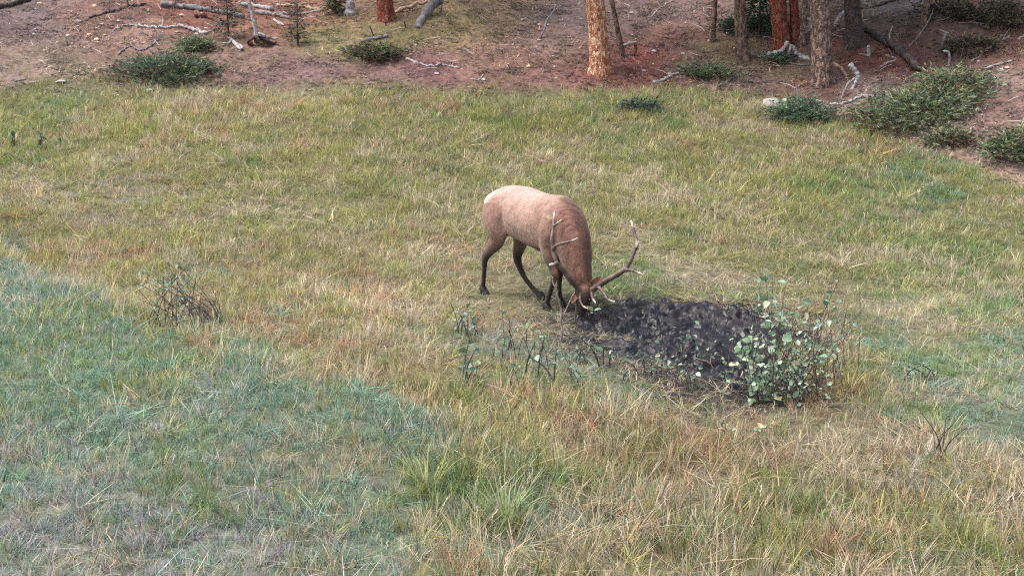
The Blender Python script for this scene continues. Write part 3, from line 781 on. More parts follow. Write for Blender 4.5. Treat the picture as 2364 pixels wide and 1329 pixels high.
def build_grass():
    g = np.random.default_rng(101)
    def both(nm, letters, nb, nf, *args, **kw):
        k0 = args[-1]; args = args[:-1]
        wide = list(args); wide[5] = args[5] * 1.4; wide[2] = args[2] * 1.35
        return [blade_clump('%s_%s' % (nm, c), nb, *args, k0 + i, **kw) for i, c in enumerate(letters)] + \
               [blade_clump('%s_far_%s' % (nm, c), nf, *wide, k0 + 13 + i, far=True, **kw) for i, c in enumerate(letters)]
    up_ = both('tuft_upright', 'abcd', 16, 10, .09, .235, .055, .20, .42, .0026, gmat, 200)
    sh_ = both('tuft_short', 'abcd', 20, 13, .05, .13, .065, .35, .5, .0026, gmat, 230)
    fl_ = both('tuft_lying', 'abcd', 16, 11, .10, .25, .07, .9, .9, .0026, gmat, 260, flat=True)
    st_ = both('tuft_stalk', 'abcd', 4, 3, .22, .40, .05, .16, .4, .0016, gmat, 290, seed_head=1.0)
    n = 80000
    x, y = field(n, 4.3, 24.6, .53, g)
    lod = sstep(10, 22, y)                                     # wider, fewer tufts farther off
    P = np.stack([x, y, h(x, y)], 1)
    W6, hh, fl = zone(P)
    ed = edge(x) - .55 - y + 2.4 * (fbm(x * .7, y * .7, 151) - .5)
    keep = (g.uniform(size=n) < sstep(-.9, .7, ed)) 
    md = mud_d(x, y)
    keep &= g.uniform(size=n) < .16 + .84 * sstep(-.5, .7, md)
    thin = fbm(x * 1.4, y * 1.4, 155)
    bv = W6[:, 4] + W6[:, 5]
    keep &= g.uniform(size=n) < .58 + .6 * thin + .9 * bv
    x, y, P, W6, hh, fl, md = (a[keep] for a in (x, y, P, W6, hh, fl, md)); n = len(x)
    # patchiness: each kind has its own clumping
    pn = np.stack([fbm(x * (1.6 + .3 * k), y * (1.6 + .3 * k), 160 + 7 * k, 3) for k in range(6)], 1)
    W6[:, 4] *= 1.7; W6[:, 3] *= .72; W6[:, 1] *= 1.1
    W6 = W6 * np.exp((pn - .5) * 7.0); W6 /= W6.sum(1)[:, None]
    k = (g.uniform(size=n)[:, None] > np.cumsum(W6, 1)).sum(1).clip(0, 5)
    col = KIND[k] * np.clip(g.normal(1, .17, n), .55, 1.6)[:, None]
    col = col * (.80 + .4 * fbm(x * .8, y * .8, 191))[:, None]
    # shape of tuft
    u = g.uniform(size=n); nearmud = sstep(1.0, .1, md)
    elk = np.exp(-((x - .1) ** 2 + (y - 12.7) ** 2) / .9)
    fl = np.clip(fl + .9 * nearmud + .5 * elk, 0, 1.34)
    short = np.clip((k == 4) * .85 + (k == 5) * .7 + .3 * elk, 0, 1)
    form = np.where(u < fl * .75, 2, np.where(g.uniform(size=n) < short, 1, 0))
    stalk = (g.uniform(size=n) < .03) & (nearmud < .3) & (k != 5)
    form = np.where(stalk, 3, form)
    col = np.where(stalk[:, None], KIND[2] * .95, col)
    idx = g.integers(0, 4, n) + 4 * (y > 8.0 + g.normal(0, .6, n))
    shr = gp(1795, 985)[:2]; hh = hh * (1 - .4 * np.exp(-((x - shr[0]) / .8) ** 2 - ((y - shr[1] - .1) / .9) ** 2))
    sz = hh * g.uniform(.65, 1.3, n) * (.62 + .5 * fbm(x * .7, y * .7, 195) + .45 * (fbm(x * 2.8, y * 2.8, 197, 3) - .35)) * (1 - .45 * nearmud) * (1 - .35 * np.clip(elk, 0, 1))
    lo = sstep(9, 22, y)
    sz = np.clip(sz, .3, np.where(form == 3, .85, 1.35)); scl = np.stack([sz * (1 + .35 * lo), sz * (1 + .35 * lo), sz], 1)
    gx, gy = terrain_tilt(x, y)
    wind = g.normal(0, .16, (n, 2))
    rot = np.stack([np.arctan(gy) * .5 + wind[:, 0] + .08, -np.arctan(gx) * .5 + wind[:, 1], g.uniform(0, 6.283, n)], 1)
    names = [('meadow_grass', up_, 'tall yellow-green and rusty grass filling the meadow'),
             ('short_grass', sh_, 'short blue-green and grey grass of the meadow'),
             ('flattened_grass', fl_, 'pale flattened straw trampled round the wallow and in the meadow'),
             ('grass_stalks', st_, 'thin straw-coloured seed stalks standing in the meadow')]
    for q, (nm, src, lb) in enumerate(names):
        m = form == q
        scatter(nm, P[m], rot[m], scl[m], col[m], idx[m], src, lb)

    # dense low turf of the cool green part of the meadow
    n = 26000
    x, y = field(n, 4.3, 16, .53, g); P = np.stack([x, y, h(x, y)], 1)
    W6, hh, fl = zone(P); bv = W6[:, 4] + W6[:, 5]
    keep = (g.uniform(size=n) < 1.35 * (bv - .22)) & (mud_d(x, y) > .5) & (y < edge(x) - 1)
    x, y, P, W6 = x[keep], y[keep], P[keep], W6[keep]; n = len(x)
    k = np.where(g.uniform(size=n) < (W6[:, 4] + W6[:, 0]) / (W6[:, 4] + W6[:, 5] + W6[:, 0]), np.where(g.uniform(size=n) < .25, 0, 4), np.where(g.uniform(size=n) < .3, 2, 5))
    col = KIND[k] * np.clip(g.normal(1, .2, n), .5, 1.6)[:, None]; sz = g.uniform(.55, 1.1, n)
    rot = np.stack([g.normal(.05, .18, n), g.normal(0, .18, n), g.uniform(0, 6.283, n)], 1)
    scatter('low_turf', P, rot, np.stack([sz * 1.1, sz * 1.1, sz], 1), col, g.integers(0, 4, n), sh_[4:], 'low blue-green turf of the cool part of the meadow')

    # thin dry tufts of the hillside
    n = 26000
    x, y = field(n, 8, 34, .55, g); P = np.stack([x, y, h(x, y)], 1)
    ed = y - edge(x); px, py, d = project(P)
    grassy = np.exp(-((px - 800) / 200) ** 2 - ((py - 75) / 32) ** 2) + np.exp(-((px - 1060) / 150) ** 2 - ((py - 60) / 45) ** 2) + .8 * np.exp(-((px - 1740) / 150) ** 2 - ((py - 150) / 50) ** 2) + .6 * np.exp(-((px - 1800) / 200) ** 2 - ((py - 240) / 30) ** 2) + .7 * np.exp(-((px - 200) / 300) ** 2 - ((py - 180) / 25) ** 2)
    dens = np.clip(.45 + grassy, 0, 1) * (.4 + 1.2 * fbm(x * .9, y * .9, 171))
    keep = (ed > -.2) & (g.uniform(size=n) < dens)
    x, y, P, grassy, px = (a[keep] for a in (x, y, P, grassy, px)); n = len(x)
    k = np.where(g.uniform(size=n) < np.clip(grassy, 0, .75), g.integers(0, 2, n), g.choice([1, 2, 3, 5], n, p=[.2, .35, .2, .25]))
    col = KIND[k] * np.array([.85, .76, .76]) * np.clip(g.normal(1, .2, n), .5, 1.6)[:, None]
    sz = g.uniform(.45, .95, n)
    rot = np.stack([g.normal(.1, .2, n), g.normal(0, .2, n), g.uniform(0, 6.283, n)], 1)
    scatter('hillside_grass', P, rot, np.stack([sz * 1.3, sz * 1.3, sz], 1), col, g.integers(0, 8, n), up_[4:] + sh_[4:], 'thin dry grass tufts on the hillside')

    # needle litter and chips on the hillside
    ch = [chip_clump('chips_%s' % c, 14, .18, lmat, 300 + i, .02, .11, .004, .014) for i, c in enumerate('abcd')]
    n = 13000
    x, y = field(n, 8, 34, .55, g); P = np.stack([x, y, h(x, y) + .004], 1); ed = y - edge(x)
    keep = (ed > -.5) & (g.uniform(size=n) < 1.9 * sstep(.22, .7, fbm(x * 1.3, y * 1.3, 177))); P = P[keep]; n = len(P)
    col = hill_color(P) * g.choice([.35, .7, 1.1, 1.7, 2.8], n, p=[.2, .25, .25, .2, .1])[:, None]
    gx, gy = terrain_tilt(P[:, 0], P[:, 1])
    rot = np.stack([np.arctan(gy), -np.arctan(gx), np.zeros(n)], 1)
    s = g.uniform(.7, 1.5, n)
    scatter('needle_litter', P, rot, np.stack([s, s, s], 1), col, g.integers(0, 4, n), ch, 'fallen needles, cone scales and wood chips on the hillside')
    # fallen twigs too many to count
    def stick_clump(nm, seed):
        q = np.random.default_rng(seed); V, Fc, C = [], [], []
        for k in range(5):
            az = q.uniform(0, 6.283); L = q.uniform(.12, .55); p = np.array([q.normal(0, .3), q.normal(0, .3), .012])
            dd = np.array([math.cos(az), math.sin(az), abs(q.normal(0, .18))]); mid = p + dd * L * .5 + q.normal(0, .03, 3); e = p + dd * L; r_ = q.uniform(.005, .012)
            tone = np.array([1, .95, .93]) * q.choice([.25, .6, 1.0, 1.5]); i0 = len(V)
            for c_, rr in ((p, r_), (mid, r_ * .85), (e, r_ * .4)):
                for a3 in (0, 2.09, 4.19): V.append(c_ + np.array([-dd[1], dd[0], 0]) * math.cos(a3) * rr + np.array([0, 0, math.sin(a3) * rr])); C.append(tone)
            for j in (0, 3):
                for m_ in range(3): Fc.append((i0 + j + m_, i0 + j + (m_ + 1) % 3, i0 + j + 3 + (m_ + 1) % 3, i0 + j + 3 + m_))
        me = bpy.data.meshes.new(nm); me.from_pydata([tuple(v) for v in V], [], Fc); me.update()
        at = me.attributes.new('blade', 'FLOAT_COLOR', 'POINT'); c = np.ones((len(V), 4), np.float32); c[:, :3] = np.array(C); at.data.foreach_set('color', c.ravel())
        me.materials.append(lmat); return bpy.data.objects.new(nm, me)
    sk = [stick_clump('sticks_%s' % c, 330 + i) for i, c in enumerate('abcd')]
    n = 900
    x, y = field(n, 8, 34, .55, g); P = np.stack([x, y, h(x, y) + .004], 1); ed = y - edge(x)
    px, py, d = project(P)
    keep = (ed > .4) & (g.uniform(size=n) < np.where(px > 1400, .9, .4)); P = P[keep]; n = len(P)
    gx, gy = terrain_tilt(P[:, 0], P[:, 1]); s = g.uniform(.6, 1.3, n)
    rot = np.stack([np.arctan(gy), -np.arctan(gx), np.zeros(n)], 1)
    scatter('fallen_twigs', P, rot, np.stack([s, s, s], 1), np.tile([.27, .235, .22], (n, 1)), g.integers(0, 4, n), sk, 'fallen grey twigs strewn over the hillside')
build_grass()

# ------------------------------------------------------------------ trees
BARK = {
    'orange': bark_mat('bark_orange', (.46, .20, .115), (.11, .04, .025), (.80, .56, .38), .9, 12),
    'red': bark_mat('bark_red', (.27, .072, .048), (.06, .02, .016), (.42, .22, .15), .5, 13),
    'grey': bark_mat('bark_grey_brown', (.17, .115, .10), (.04, .025, .022), (.46, .30, .23), .85, 13),
    'dark': bark_mat('bark_dark', (.09, .07, .068), (.02, .015, .016), (.13, .095, .075), .5, 13),
    'brown': bark_mat('bark_brown', (.17, .11, .092), (.03, .02, .018), (.36, .23, .16), .6, 13),
}
needle_m = leafy_mat('conifer_needles', 'Col', 'GEOMETRY', .15, .5, vary=False)
twig_m = wood_mat('twig_bark', (.045, .03, .03), (.08, .055, .05), (.13, .095, .085), 25)

def sprays(pts, dirs, L, w, nl, g, base, var=.3, droop=.25):
    """flat fans of needles at the points: the leaf-sized faces of a conifer"""
    n = len(pts); V = np.zeros((n, nl, 3, 3)); C = np.zeros((n, nl, 3, 3))
    d = dirs / (np.linalg.norm(dirs, axis=1)[:, None] + 1e-9)
    sd_ = np.cross(d, g.normal(0, .35, (n, 3)) + np.array([0, 0, 1.])); sd_ /= np.linalg.norm(sd_, axis=1)[:, None] + 1e-9
    tone = np.clip(g.normal(1, var, n), .35, 2)[:, None] * (1 + g.normal(0, .10, (n, 3)))
    for k in range(nl):
        a = g.normal(0, .75, n)[:, None]; Lk = (L * g.uniform(.55, 1.2, n))[:, None]
        dd = d * np.cos(a) + sd_ * np.sin(a) + g.normal(0, .18, (n, 3)); dd[:, 2] -= droop * .3
        s2 = np.cross(dd, g.normal(0, 1, (n, 3))); s2 /= np.linalg.norm(s2, axis=1)[:, None] + 1e-9
        p = pts + d * (L * .25 * g.uniform(-1, 1, n))[:, None]
        V[:, k, 0] = p - s2 * w; V[:, k, 1] = p + s2 * w; V[:, k, 2] = p + dd * Lk
        C[:, k] = (tone * (np.array(base) if np.ndim(base) == 1 else base))[:, None, :]
    V = V.reshape(-1, 3); return V, np.arange(len(V)).reshape(-1, 3), np.clip(C.reshape(-1, 3), .004, 1)

def trunk_mesh(b, top, r0, r1, H, seed, curve=0.0, flare=.35, nseg=36):
    """b: base on the ground; top: a second point of the axis; r1: radius there"""
    g = np.random.default_rng(seed); b = np.asarray(b, float); top = np.asarray(top, float)
    ax = (top - b); hv = ax[2]; n = 70
    t = np.linspace(0, 1, n) ** 1.7
    z = -.25 + (H + .25) * t
    V = []; a = np.linspace(0, 2 * np.pi, nseg, endpoint=False)
    for zz in z:
        k = max(zz, 0) / max(hv, .2)
        c = b + np.array([ax[0], ax[1], 0]) * k * (1 if k < 1.2 else 1 / (k / 1.2) ** .6) + np.array([curve * math.sin(zz * 1.3), 0, zz])
        r = r0 + (r1 - r0) * min(k, 1.0)
        if k > 1: r = r1 * (1 - .75 * (zz - hv) / max(H - hv, .1))
        fl = 1 + flare * math.exp(-max(zz, 0) / .16) * (.6 + .4 * np.sin(a * 4 + seed))
        ridge = 1 + .07 * (vnoise(a * 2.6 + seed * 3, np.full(nseg, zz * 3.2)) - .5) + .10 * (vnoise(a * 5.5 + seed, np.full(nseg, zz * 7)) - .5)
        ridge[-1] = (ridge[0] + ridge[-2]) / 2
        rr = r * fl * ridge
        V.append(np.stack([c[0] + rr * np.cos(a), c[1] + rr * np.sin(a), np.full(nseg, c[2])], 1))
    V = np.vstack(V); Fc = []
    i = np.arange(n * nseg).reshape(n, nseg); j = np.roll(i, -1, 1)
    Fq = np.stack([i[:-1], j[:-1], j[1:], i[1:]], -1).reshape(-1, 4)
    axis_top = V[-nseg:].mean(0)
    return V, Fq, axis_top

def tree(base_px, top_px, w0, w1, bark, seed, label, H=11, crown=(3.4, 1.9), cat='tree', name='pine_tree', curve=0.0, group=None, green=(.055, .085, .04)):
    b = gp(*base_px); d = b[1] * CP - (b[2] - CAMZ) * SP
    top = pY(top_px, 0, b[1])
    root = thing(name, b, label, cat, group)
    r0, r1 = w0 / 2 * d / F, w1 / 2 * d / F
    if top[2] - b[2] < .3: top = b + np.array([(top_px - base_px[0]) * d / F, 0, .5])
    V, Fq, at = trunk_mesh(b, top, r0, r1, H, seed, curve)
    tr = part('trunk', V, Fq, BARK[bark], root)
    if crown:
        g = np.random.default_rng(seed + 50); cz, cr = crown
        pts, dirs, br = [], [], []
        nb = 46
        for k in range(nb):
            t = (k + g.uniform()) / nb; z = cz + (H - cz) * t
            az = k * 2.4 + g.normal(0, .3); L = cr * (1 - t) ** .8 * g.uniform(.6, 1.15) + .25
            f = z / H; c = b * (1 - f) + at * f; c[2] = b[2] + z
            o = np.array([math.cos(az), math.sin(az), -.12 - .1 * (1 - t)])
            br.append(tube([c, c + o * L * .5 + np.array([0, 0, .04]), c + o * L], .03 * (1 - t) + .012, .004, 5, 5, .1, k))
            m = int(16 + 26 * L)
            s = g.uniform(.25, 1, m) ** .7
            side = np.array([-o[1], o[0], 0])
            p = c + o * (L * s)[:, None] + side * (g.normal(0, .16, m) * L * s * .9)[:, None] + np.array([0, 0, 1.]) * g.normal(0, .05, m)[:, None]
            pts.append(p); dirs.append(o + side * g.normal(0, .5, m)[:, None])
        V, Ft, C = sprays(np.vstack(pts), np.vstack(dirs), .17, .012, 7, g, green)
        cr_ = part('crown', V, Ft, needle_m, root, smooth=False, colors=C)
        vv, ff = join(br); part('branches', vv, ff, twig_m, cr_)['kind'] = 'stuff'
    return root

TREES = [
    ((1387, 166), 1374, 48, 42, 'orange', 1, 'pine with bright orange plated bark standing alone on the bare slope', dict(H=13)),
    ((1899, 192), 1892, 48, 44, 'grey', 2, 'grey-brown pine trunk with orange flakes at its foot, rooted lowest of its group', dict(H=12)),
    ((1806, 112), 1795, 35, 39, 'red', 3, 'dark red barked pine above the pale splintered root', dict(H=12)),
    ((1974, 104), 1967, 42, 36, 'dark', 4, 'dark grey conifer trunk at the upper end of the big fallen log', dict(H=12)),
    ((1713, 140), 1708, 32, 25, 'brown', 5, 'brown conifer trunk with pale flakes beside the dark young fir', dict(H=9, green=(.04, .065, .035))),
    ((1838, 94), 1832, 22, 20, 'red', 6, 'slim reddish trunk just behind the dark red pine', dict(H=9)),
    ((893, 46), 887, 36, 38, 'red', 7, 'red barked trunk behind the leaning pale pole', dict(H=12)),
    ((1851, 104), 1856, 14, 13, 'grey', 8, 'thin grey trunk between the red pine and the grey-brown pine', dict(H=6, crown=None, name='dead_tree', curve=.03)),
    ((1438, 130), 1412, 13, 10, 'brown', 9, 'thin bare brown trunk leaning beside the orange pine', dict(H=4, crown=None, name='dead_tree')),
    ((1643, 96), 1645, 14, 10, 'brown', 10, 'thin crooked bare trunk on the reddish slope', dict(H=4.5, crown=None, name='dead_tree', curve=.07)),
    ((2130, 58), 2143, 16, 14, 'brown', 11, 'slim brown trunk standing among dark brush', dict(H=7, crown=(3.2, 1.2))),
]
for a in TREES: tree(*a[:7], **a[7])

# ------------------------------------------------------------------ dead wood on the ground
WOOD = {
    'pale': wood_mat('wood_pale', (.15, .12, .11), (.28, .23, .21), (.40, .34, .31), 14, stretch=(1, 1, 2)),
    'white': wood_mat('wood_bleached', (.13, .115, .12), (.36, .33, .33), (.60, .56, .54), 17),
    'grey': wood_mat('wood_grey', (.09, .08, .085), (.19, .17, .175), (.30, .27, .27), 12),
    'dark': wood_mat('wood_dark', (.03, .022, .022), (.065, .048, .045), (.12, .092, .082), 9),
    'tan': wood_mat('wood_tan', (.20, .13, .09), (.36, .25, .18), (.50, .37, .27), 14),
    'red': wood_mat('wood_rotten_red', (.07, .025, .02), (.15, .06, .045), (.27, .14, .10), 12),
}
def rpx(r, p): return r * (p[1] * CP - (p[2] - CAMZ) * SP) / F
def lying(name, label, cat, path, w0, w1, mat, seed, twigs=0, wob=.006, sink=.25, group=None, tl=.35):
    """path of pixels on the ground; widths in pixels"""
    pts = [gp(*p) for p in path]
    r0, r1 = rpx(w0 / 2, pts[0]), rpx(w1 / 2, pts[-1])
    n = len(pts)
    # follow the ground, bridging its small hollows
    C = resample(pts, max(10, n * 5)); t = np.linspace(0, 1, len(C)); rr = r0 * (1 - t) + r1 * t
    C[:, 2] = h(C[:, 0], C[:, 1]) + rr * (1 - sink)
    for _ in range(3): C[1:-1, 2] = np.maximum(C[1:-1, 2], .5 * (C[:-2, 2] + C[2:, 2]) - .002)
    o = np.array(C[0]); V, Fc = tube(C, r0, r1, len(C) + 10, 9, .20, seed, wob * 1.6)
    g = np.random.default_rng(seed + 5)
    if not twigs:
        ob = solo(name, V, Fc, WOOD[mat], o); return tag(ob, label, cat, group)
    root = thing(name, o, label, cat, group)
    part('stem', V, Fc, WOOD[mat], root)
    L = np.linalg.norm(C[-1] - C[0])
    for k in range(twigs):
        i = g.integers(len(C) // 5, len(C) - 1); c = C[i]
        d = (C[-1] - C[0]) / L * g.uniform(.2, .9) + np.array([g.normal(0, .6), g.normal(0, .3), g.uniform(.1, .9)])
        d /= np.linalg.norm(d); l = tl * g.uniform(.5, 1.2)
        e = c + d * l; e[2] = max(e[2], gh(e[0], e[1]) + .01)
        V, Fc = tube([c, (c + e) / 2 + g.normal(0, .04 * l, 3), e], max(r1 * .55, .006), .003, 7, 6, .1, seed + k)
        part('twig', V, Fc, WOOD[mat], root)
    return root
def standing(name, label, cat, path, w0, w1, mat, seed, dy=0.0, group=None, wob=.004, kids=()):
    """first pixel on the ground, the rest at its depth (dy: metres farther at the last point)"""
    b = gp(*path[0]); n = len(path)
    pts = [b - np.array([0, 0, .06])] + [pY(*p, b[1] + dy * (i + 1) / (n - 1)) for i, p in enumerate(path[1:])]
    r0, r1 = rpx(w0 / 2, b), rpx(w1 / 2, b)
    V, Fc = tube(pts, r0, r1, n * 7, 8, .18, seed, wob * 2)
    if not kids:
        return tag(solo(name, V, Fc, WOOD[mat], b), label, cat, group)
    root = thing(name, b, label, cat, group); part('stem', V, Fc, WOOD[mat], root)
    for q, (kp, kw0, kw1, kn) in enumerate(kids):
        pp = [pY(*p, b[1] + (dy * .5)) for p in kp]
        V, Fc = tube(pp, rpx(kw0 / 2, b), rpx(kw1 / 2, b), 10, 7, .1, seed + q + 1); part(kn, V, Fc, WOOD[mat], root)
    return root

BR, LG = 'fallen_branch', 'fallen_log'
LYING = [
    (LG, 'big dark mossy log sloping down from the dark grey trunk to the juniper', 'log', [(1998, 74), (2060, 115), (2124, 168)], 17, 21, 'dark', 2),
    (LG, 'dark grey log end lying beside rotten red wood on the upper slope', 'log', [(372, 14), (420, 20), (468, 26)], 13, 11, 'grey', 0),
    (LG, 'long grey log below the short dark grey log, half sunk', 'log', [(440, 18), (500, 30), (562, 44)], 10, 8, 'grey', 1),
    (LG, 'rotten reddish log broken into pieces uphill of the dark sapling', 'log', [(452, 40), (490, 46), (520, 58)], 12, 7, 'red', 2),
    (LG, 'bleached log behind the white snag, topmost of the log pile', 'log', [(552, 12), (590, 19), (632, 26)], 11, 9, 'white', 0),
    (LG, 'long silvery log under the bleached one in the log pile', 'log', [(590, 32), (640, 38), (668, 44)], 10, 6, 'pale', 1),
    (LG, 'thin pale log reaching right out of the log pile', 'log', [(600, 34), (680, 35), (740, 29)], 6, 6, 'pale', 0),
    (LG, 'tan log lying level in the upper log pile', 'log', [(640, 14), (700, 18), (748, 28)], 7, 8, 'tan', 2),
    (BR, 'short white stick below the log pile', 'branch', [(632, 49), (655, 61)], 7, 4, 'white', 0),
    (BR, 'long curved bleached branch across the left slope', 'branch', [(256, 76), (285, 62), (320, 62), (380, 68), (430, 66), (480, 80)], 3, 9, 'white', 2),
    (BR, 'dark branch with a forked tip on the far left slope', 'branch', [(190, 52), (225, 38), (280, 24), (338, 11)], 4, 7, 'dark', 3),
    (BR, 'faint pale stick at the far left foot of the slope', 'branch', [(34, 189), (60, 184)], 4, 3, 'white', 0),
    (BR, 'pale flat stick just right of the far left one', 'branch', [(70, 193), (92, 190)], 5, 4, 'white', 0),
    (BR, 'pale bent branch above the juniper on the left slope', 'branch', [(378, 129), (400, 122), (418, 114)], 4, 4, 'pale', 0),
    (BR, 'twisted grey branch on the left slope with twigs raised', 'branch', [(272, 128), (300, 108), (330, 118), (372, 92)], 3, 4, 'grey', 3),
    (BR, 'bleached curved stick on purple-brown ground below the olive bush', 'branch', [(938, 139), (965, 148), (1000, 155), (1024, 151), (1060, 159)], 6, 4, 'white', 1),
    (BR, 'short pale stick uphill from the curved bleached stick', 'branch', [(1072, 115), (1096, 129)], 5, 3, 'pale', 0),
    (BR, 'small curled pale stick near the meadow edge', 'branch', [(1086, 184), (1104, 187), (1115, 176)], 4, 4, 'pale', 0),
    (BR, 'pale stick right of the olive bush', 'branch', [(930, 112), (952, 116)], 5, 3, 'pale', 0),
    (BR, 'bleached split branch on red ground below the orange pine', 'branch', [(1508, 193), (1535, 186), (1556, 174), (1575, 172)], 7, 5, 'white', 1),
    (BR, 'dark bent branch downhill of the brown trunk with flakes', 'branch', [(1660, 201), (1690, 182), (1715, 173), (1740, 175)], 6, 3, 'grey', 1),
    (BR, 'long bleached branch with raised twigs left of the big juniper', 'branch', [(1915, 242), (1960, 238), (1985, 226), (2030, 224), (2085, 219)], 6, 5, 'white', 4),
    (BR, 'thin pale branch below the long bleached one', 'branch', [(1925, 251), (1960, 244), (1992, 243)], 4, 3, 'pale', 2),
    (BR, 'pale broken branch under the big dark log', 'branch', [(2030, 160), (2050, 147), (2070, 140)], 6, 5, 'pale', 0),
    (BR, 'thin pale branch on the slope above the right juniper', 'branch', [(2242, 146), (2262, 128), (2300, 106), (2330, 82)], 5, 3, 'pale', 3),
    (BR, 'bleached straight stick above the twiggy top of the big juniper', 'branch', [(2272, 161), (2300, 153), (2342, 141)], 6, 4, 'white', 1),
    (BR, 'pale stick at the right edge of the slope', 'branch', [(2350, 94), (2380, 74)], 5, 5, 'pale', 0),
    (LG, 'short yellowish log on red soil at the upper right', 'log', [(2328, 32), (2345, 44), (2360, 57)], 10, 8, 'tan', 1),
    (LG, 'long dark log across the grey slope behind the trunks', 'log', [(1985, 22), (2050, 8), (2130, -3)], 7, 7, 'dark', 0),
    (LG, 'dark log in the upper left corner of the slope', 'log', [(-20, 28), (30, 14), (72, -2)], 13, 12, 'dark', 0),
    (BR, 'pale stick beside the big dark log, pointing downhill', 'branch', [(2045, 130), (2070, 138)], 5, 4, 'pale', 0),
    (BR, 'yellowish branch leaning at the foot of the grey-brown pine', 'branch', [(1922, 148), (1945, 165), (1958, 190)], 7, 6, 'tan', 1),
    (BR, 'grey branch under the pale splintered root', 'branch', [(1822, 148), (1850, 152), (1872, 150)], 4, 4, 'grey', 1),
    (BR, 'dark forked branch in the brush of the upper right', 'branch', [(2055, 82), (2080, 88), (2100, 82)], 6, 4, 'dark', 2),
    (BR, 'dark broken branch high in the brush beside the slim trunk', 'branch', [(2150, 32), (2170, 24), (2180, 22)], 9, 6, 'dark', 1),
    (BR, 'thin tan stick beside the slim brown trunk', 'branch', [(2138, 43), (2172, 42)], 3, 3, 'tan', 0),
    (BR, 'black charred branch beneath the red bark chips on the right slope', 'branch', [(2160, 110), (2210, 108), (2245, 94)], 4, 6, 'dark', 2),
    (BR, 'long pale grass-high stick lying in the lower left meadow', 'branch', [(510, 968), (560, 915), (615, 877)], 3, 4, 'tan', 0),
]
for k, a in enumerate(LYING):
    lying(a[0], a[1], a[2], a[3], a[4], a[5], a[6], 400 + k, a[7])

